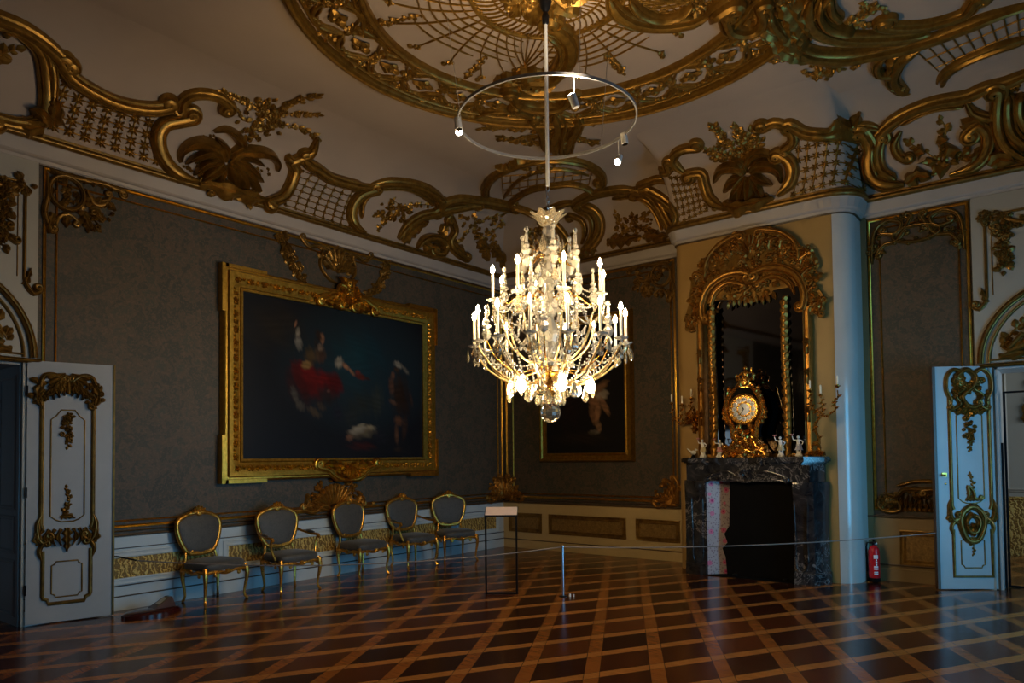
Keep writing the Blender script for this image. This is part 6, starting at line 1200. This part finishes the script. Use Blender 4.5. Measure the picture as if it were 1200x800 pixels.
('ceiling_cartouche', 'ceiling ornament', 'large gilded scroll cartouche on the ceiling right of the great ring', 'C', [('outer_scroll', [('r', [(5.911,-2.668),(5.959,-2.433),(6.036,-2.227),(6.283,-1.963),(6.527,-1.865),(6.786,-1.793),(7.075,-1.769),(7.386,-1.807),(7.61,-1.832),(7.907,-1.805)],0.085,0.11,0.04,0, 'G',(0.12,0.12)),('r', [(5.972,-2.731),(6.028,-2.495),(6.133,-2.27),(6.41,-2.042),(6.715,-1.968),(7.013,-1.914)],0.05,0.1,0,0, 'G',(0.12,0.12))]),('inner_scroll', [('r', [(6.318,-3.233),(6.219,-2.99),(6.224,-2.725),(6.372,-2.402),(6.663,-2.145),(6.919,-1.99),(7.089,-1.925)],0.1,0.12,0,0, 'G',(0.12,0.12)),('r', [(6.391,-3.173),(6.315,-2.945),(6.336,-2.669),(6.494,-2.414)],0.06,0.12,0,0, 'G',(0.12,0.12)),('r', [(6.459,-3.149),(6.417,-2.927),(6.451,-2.697)],0.06,0.1,0,0, 'G',(0.12,0.12)),('r', [(6.746,-2.333),(6.851,-2.211),(7.059,-2.076),(7.262,-2.032),(7.412,-2.062),(7.494,-2.207)],0.075,0.09,0.06,0.05, 'G',(0.12,0.12))]),('trailing_scroll', [('r', [(6.789,-1.81),(6.642,-1.75),(6.536,-1.584),(6.527,-1.37),(6.623,-1.292)],0.06,0.09,0,0.03, 'G',(0.12,0.12)),('r', [(6.996,-1.699),(6.824,-1.6),(6.694,-1.41),(6.608,-1.119),(6.67,-0.778),(6.781,-0.761)],0.085,0.1,0,0, 'G',(0.12,0.12)),('r', [(7.88,-1.126),(7.705,-1.155),(7.506,-1.14),(7.271,-1.064),(7.094,-0.903),(7.029,-0.653),(7.107,-0.467),(7.231,-0.534)],0.075,0.09,0,0, 'G',(0.12,0.12))]),('trellis', [('n', [(6.914,-1.567),(7.069,-0.832),(7.867,-1.137),(7.893,-1.783)],3,9,0)]),('flower_spray', [('s', [(6.032,-2.211),(5.882,-2.293),(5.713,-2.348)],0.12,8),('s', [(6.079,-2.131),(6.06,-1.933),(6.036,-1.638)],0.12,9),('s', [(6.135,-2.084),(6.144,-1.819),(6.201,-1.729)],0.12,7),('s', [(6.374,-1.887),(6.415,-1.769),(6.347,-1.653)],0.1,5),('c',(6.041,-1.861),(0.18,0.16),18,0.12),('s', [(6.449,-2.558),(6.58,-2.591),(6.705,-2.691)],0.14,10),('s', [(6.508,-2.475),(6.593,-2.441),(6.652,-2.356)],0.13,6),('s', [(6.63,-2.818),(6.705,-2.691),(6.782,-2.561)],0.13,6)]),('acanthus_leaf', [('f', [(5.978,-3.086),(5.997,-2.785),(6.027,-2.377)],0.12,0.14,5),('f', [(5.82,-2.781),(5.897,-2.484),(6.022,-2.177)],0.11,0.13,5),('f', [(6.111,-3.308),(6.131,-2.96),(6.139,-2.594)],0.12,0.14,5),('f', [(6.548,-1.074),(6.616,-0.97),(6.717,-0.74)],0.07,0.1,4),('f', [(6.828,-1.718),(6.727,-1.597),(6.651,-1.357)],0.08,0.1,4)])]),
('ring_cartouche', 'ceiling ornament', 'gilded shell cartouche with small trellis crossing the right side of the great ring', 'C', [('frame_scroll', [('r', [(4.886,-4.406),(4.847,-4.247),(4.857,-4.073),(4.932,-3.874),(5.112,-3.691),(5.334,-3.596),(5.504,-3.593)],0.085,0.11,0,0, 'G',(0.12,0.12)),('r', [(5.019,-4.266),(5.014,-4.028),(5.097,-3.842),(5.272,-3.766),(5.437,-3.828)],0.05,0.1,0,0, 'G',(0.12,0.12))]),('scroll', [('r', [(5.478,-3.53),(5.602,-3.628),(5.737,-3.678)],0.1,0.16,0,0.05, 'G',(0.12,0.12)),('r', [(5.612,-3.487),(5.578,-3.273),(5.662,-3.133),(5.791,-3.116),(5.902,-3.249),(5.939,-3.449)],0.085,0.13,0.05,0.04, 'G',(0.12,0.12)),('r', [(5.945,-3.281),(5.921,-3.062),(5.953,-2.747)],0.08,0.12,0,0, 'G',(0.12,0.12))]),('trellis', [('n', [(5.038,-4.187),(5.148,-3.8),(5.381,-3.777),(5.377,-4.096)],4,4,0)]),('leaves', [('c',(5.906,-3.04),(0.16,0.3),26,0.14),('c',(5.545,-3.609),(0.12,0.12),10,0.12),('f', [(5.528,-3.488),(5.63,-3.573),(5.736,-3.551)],0.1,0.14,4),('f', [(5.776,-3.075),(5.854,-3.011),(5.931,-2.839)],0.1,0.13,4)])]),
('ring_scroll', 'ceiling ornament', 'gilded C-scroll crossing the great ring above the lighting ring', 'C', [('scroll', [('r', [(4.227,-4.418),(4.262,-4.264),(4.206,-4.031),(4.029,-3.797),(3.837,-3.677),(3.644,-3.612),(3.505,-3.726)],0.1,0.12,0.06,-0.05, 'G',(0.12,0.12)),('r', [(4.121,-4.326),(4.133,-4.167),(4.047,-3.966),(3.866,-3.783),(3.683,-3.715)],0.05,0.1,0,0, 'G',(0.12,0.12))]),('leaves', [('f', [(3.613,-3.683),(3.546,-3.873),(3.345,-3.858)],0.1,0.12,5),('f', [(3.469,-3.71),(3.352,-3.898),(3.124,-3.948)],0.1,0.11,5),('f', [(3.633,-3.481),(3.456,-3.531),(3.33,-3.684)],0.09,0.11,5),('c',(3.528,-3.661),(0.2,0.16),14,0.13)])])]
SURF = {'A': CA, 'B': CB, 'C': SC}
PR = {'G': GROOVE, 'R': ROUND}
for name, cat, label, sf, parts in CARVINGS:
    S = SURF[sf]; q = [c for pn, pr in parts for p in pr for c in ([p[1]] if p[0] == 'c' else p[1])]
    uc, vc = sum(a for a, b in q) / len(q), sum(b for a, b in q) / len(q)
    o = thing(name, S(uc, vc, 0), label, cat)
    for pn, prims in parts:
        for p in prims:
            m = MB()
            if p[0] == 'r': relief(m, S, p[1], p[2], p[3], PR[p[6]], False, p[7], p[4], p[5], step=.035)
            elif p[0] == 'f': leaf(m, S, p[1], p[2], p[3], p[4])
            elif p[0] == 's': sprig(m, S, p[1], p[2] * .72, int(p[3] * 1.3), .009)
            elif p[0] == 'n': net(m, S, p[1], p[2], p[3], .009, .016, p[4])
            elif p[0] == 'c': cluster(m, S, p[1], p[2], int(p[3] * 1.25), p[4] * .72, p[4] * .4)
            m.build({'s': 'flower_sprig', 'c': 'flower_cluster', 'f': 'leaf'}.get(p[0], pn), M['gold'], o)
# ---------------------------------------------------------------- the great ring
OX, OY = 4.55, -4.72; RO, RI = 2.46, 1.80
def SR(u, v, h): return (OX + v * cos(u), OY + v * sin(u), HC - h)     # u = angle, v = radius
o = thing('ceiling_ring', (OX, OY, HC), 'great round gilded stucco ring on the ceiling around the chandelier', 'ceiling ornament')
def circ(m, r, w, h, prof=GROOVE, n=144):
    m.grid([[SR(2 * pi * k / n, r + a * w, h * b) for k in range(n)] for a, b in prof], cu=True)
m = MB(); circ(m, RO, .055, .10); circ(m, RO - .11, .018, .05); m.build('outer_rail', M['gold'], o)
m = MB(); circ(m, RI, .040, .08); circ(m, RI + .075, .016, .04); m.build('inner_rail', M['gold'], o)
NM = 28; rm = (RO + RI) / 2 - .02
def lobed(m, c, a, b, w, h, rot):
    P = []
    for k in range(24):
        q = 2 * pi * k / 24; f = 1 + .13 * cos(4 * q); x, y = a * f * cos(q), b * f * sin(q); P.append((c[0] + x * cos(rot) - y * sin(rot), c[1] + x * sin(rot) + y * cos(rot)))
    relief(m, SC, P, w, h, ROUND, closed=True, step=.05)
for k in range(NM):
    a = 2 * pi * (k + .3) / NM; c = (OX + rm * cos(a), OY + rm * sin(a)); rot = a + pi / 2; m = MB()
    for j in range(4): dart(m, SC, c[0], c[1], rot + j * pi / 2, .15 if j % 2 == 0 else .105, .06, .05)
    lobed(m, c, .225, .185, .016, .03, rot)
    for j in range(4): dart(m, SC, c[0], c[1], rot + pi / 4 + j * pi / 2, .07, .025, .04)
    boss(m, SC, c[0], c[1], .03, .06); m.build('medallion', M['gold'], o)
    m = MB(); a2 = a + pi / NM
    for dr in (-.22, -.05, .12, .25):
        c = (OX + (rm + dr) * cos(a2), OY + (rm + dr) * sin(a2)); cluster(m, SC, c, (.075, .06), 8, .075, .035)
    for sg in (-1, 1):
        c = [(OX + (rm + sg * q) * cos(a2 + dq), OY + (rm + sg * q) * sin(a2 + dq)) for q, dq in ((.02, 0), (.12, .02 * sg), (.22, .07), (.25, .12))]; relief(m, SC, c, .025, .04, ROUND, ce=.03 * sg)
        c = [(OX + (rm + sg * q) * cos(a2 - dq), OY + (rm + sg * q) * sin(a2 - dq)) for q, dq in ((.02, 0), (.12, .02 * sg), (.22, .07), (.25, .12))]; relief(m, SC, c, .025, .04, ROUND, ce=-.03 * sg)
    m.build('leaf_carving', M['gold'], o)
# ---------------------------------------------------------------- net of curved rods and the rosette
o = thing('stucco_net', (4.5, -4.8, HC), 'gilded spider web of curved rods on the ceiling inside the great ring', 'ceiling ornament')
NX, NY = 4.50, -4.82
def PN(r, a): return (NX + r * cos(a), NY + r * sin(a))
m = MB(); P = [PN(.72, 2 * pi * k / 60) for k in range(60)]; relief(m, SC, P, .022, .035, ROUND, closed=True, step=.08)
P = [PN(.52, 2 * pi * k / 48) for k in range(48)]; relief(m, SC, P, .010, .02, ROUND, closed=True, step=.08)
for sec in range(4):
    c = math.radians(92 + 90 * sec)
    for r, w in ((.80, .50), (.90, .48), (1.0, .54), (1.10, .50), (1.20, .46), (1.31, .24)):
        P = [PN(r + .03 * sin(6 * q), c + q) for q in [-w * 1.35 + 2.7 * w * k / 24 for k in range(25)]]; relief(m, SC, P, .0085, .018, ROUND, step=.08)
m.build('rod_arc', M['gold'], o)
for k in range(60):
    a = 2 * pi * (k + .5) / 60; m = MB(); sw = .30 * sin(4 * (a - math.radians(92)))
    L = 1.46 + .10 * cos(4 * (a - math.radians(92))) + .06 * sin(k * 2.3)
    P = [PN(r, a + sw * (r - .72) / .75 * 1.3) for r in (.74, .95, 1.15, 1.3, L)]; relief(m, SC, P, .0085, .018, ROUND, step=.07)
    e = P[-1]; th = atan2(P[-1][1] - P[-2][1], P[-1][0] - P[-2][0])
    flower(m, SC, e[0], e[1], .05, .03, 4, th); relief(m, SC, [e, (e[0] + .07 * cos(th + .5), e[1] + .07 * sin(th + .5))], .014, .025, ROUND, ce=.02, step=.02)
    P = [PN(r, a + .10 * sin(r * 9)) for r in (.40, .5, .6, .70)]; relief(m, SC, P, .009, .018, ROUND, step=.05, ce=.015); m.build('curved_rod', M['gold'], o)
for a in (158, 96, 22, 202):
    m = MB(); c = math.radians(a); p = [PN(r, c) for r in (1.22, 1.35, 1.50, 1.66)]; sprig(m, SC, p, .07, 14, .010); m.build('leaf_tip', M['gold'], o)
o = thing('ceiling_rosette', (AX, AY, HC), 'gilded leafy rosette at the ceiling centre where the chandelier hangs', 'ceiling ornament')
m = MB()
for k in range(10):
    a = 2 * pi * k / 10; leaf(m, SC, [(AX + .08 * cos(a), AY + .08 * sin(a)), (AX + .24 * cos(a + .15), AY + .24 * sin(a + .15)), (AX + .42 * cos(a), AY + .42 * sin(a))], .10, .10, 3)
m.build('leaf_wreath', M['gold'], o)
m = MB(); cluster(m, SC, (AX, AY), (.30, .30), 40, .12, .09); m.build('flower_carving', M['gold'], o)
# things that come more than once share a group
GROUPS = {'trellis_panel': 'gilded trellis panels in the cove', 'palm_ornament': 'gilded palm ornaments in the cove', 'flower_cartouche': 'gilded flower cartouches in the cove', 'door_leaf': 'open white door leaves',
          'arched_overdoor': 'arched overdoor reliefs', 'framed_painting': 'framed oil paintings', 'corner_cartouche': 'gilded corner cartouches', 'corner_carving': 'gilded lower corner carvings', 'rope_barrier': 'barrier cords'}
for o in scene.objects:
    b = o.name.split('.')[0]
    if o.parent is None and b in GROUPS: o['group'] = GROUPS[b]
# ---------------------------------------------------------------- daylight and exposure
w = bpy.data.worlds.new('world'); scene.world = w; w.use_nodes = True
bg = w.node_tree.nodes['Background']; bg.inputs[0].default_value = (.45, .62, .85, 1); bg.inputs[1].default_value = .25
def area(name, loc, rot, sx, sy, e, col):
    d = bpy.data.lights.new(name, 'AREA'); d.shape = 'RECTANGLE'; d.size = sx; d.size_y = sy; d.energy = e; d.color = col
    o = bpy.data.objects.new(name, d); COL.objects.link(o); o.location = loc; o.rotation_euler = rot; return o
for i, (a, b) in enumerate(WIN):
    area('window_daylight', (X1 + .45, (a + b) / 2, (WZ0 + WZ1) / 2), (0, pi / 2, 0), WZ1 - WZ0, b - a, DAY[i], (.13, .56, 1.0)).data.spread = math.radians((84, 60, 180)[i])
d = bpy.data.lights.new('ring_uplight', 'SPOT'); d.energy = 150; d.color = (1, .80, .56); d.spot_size = 2.2; d.spot_blend = 1; d.shadow_soft_size = .03
o = bpy.data.objects.new('ring_uplight', d); COL.objects.link(o); o.location = Vector(RP(-1.35, RZ - .13, RR)); o.rotation_euler = (pi, 0, 0)
area('next_room_daylight', (10.5, 2.0, 2.2), (0, pi / 2, 0), 2.2, 1.6, 60, (.80, .92, 1.0))
area('passage_daylight', (-1.6, -11.2, 1.4), (pi / 2, 0, 0), 1.6, 1.8, 9, (.55, .78, 1.0))
scene.view_settings.view_transform = 'Standard'; scene.view_settings.look = 'None'
scene.view_settings.exposure = EXPO; scene.view_settings.gamma = 1; scene.view_settings.use_curve_mapping = False
scene.cycles.max_bounces = 10; scene.cycles.transmission_bounces = 8; scene.cycles.sample_clamp_indirect = 6
scene.cycles.use_denoising = True; scene.cycles.caustics_refractive = False; scene.cycles.caustics_reflective = False
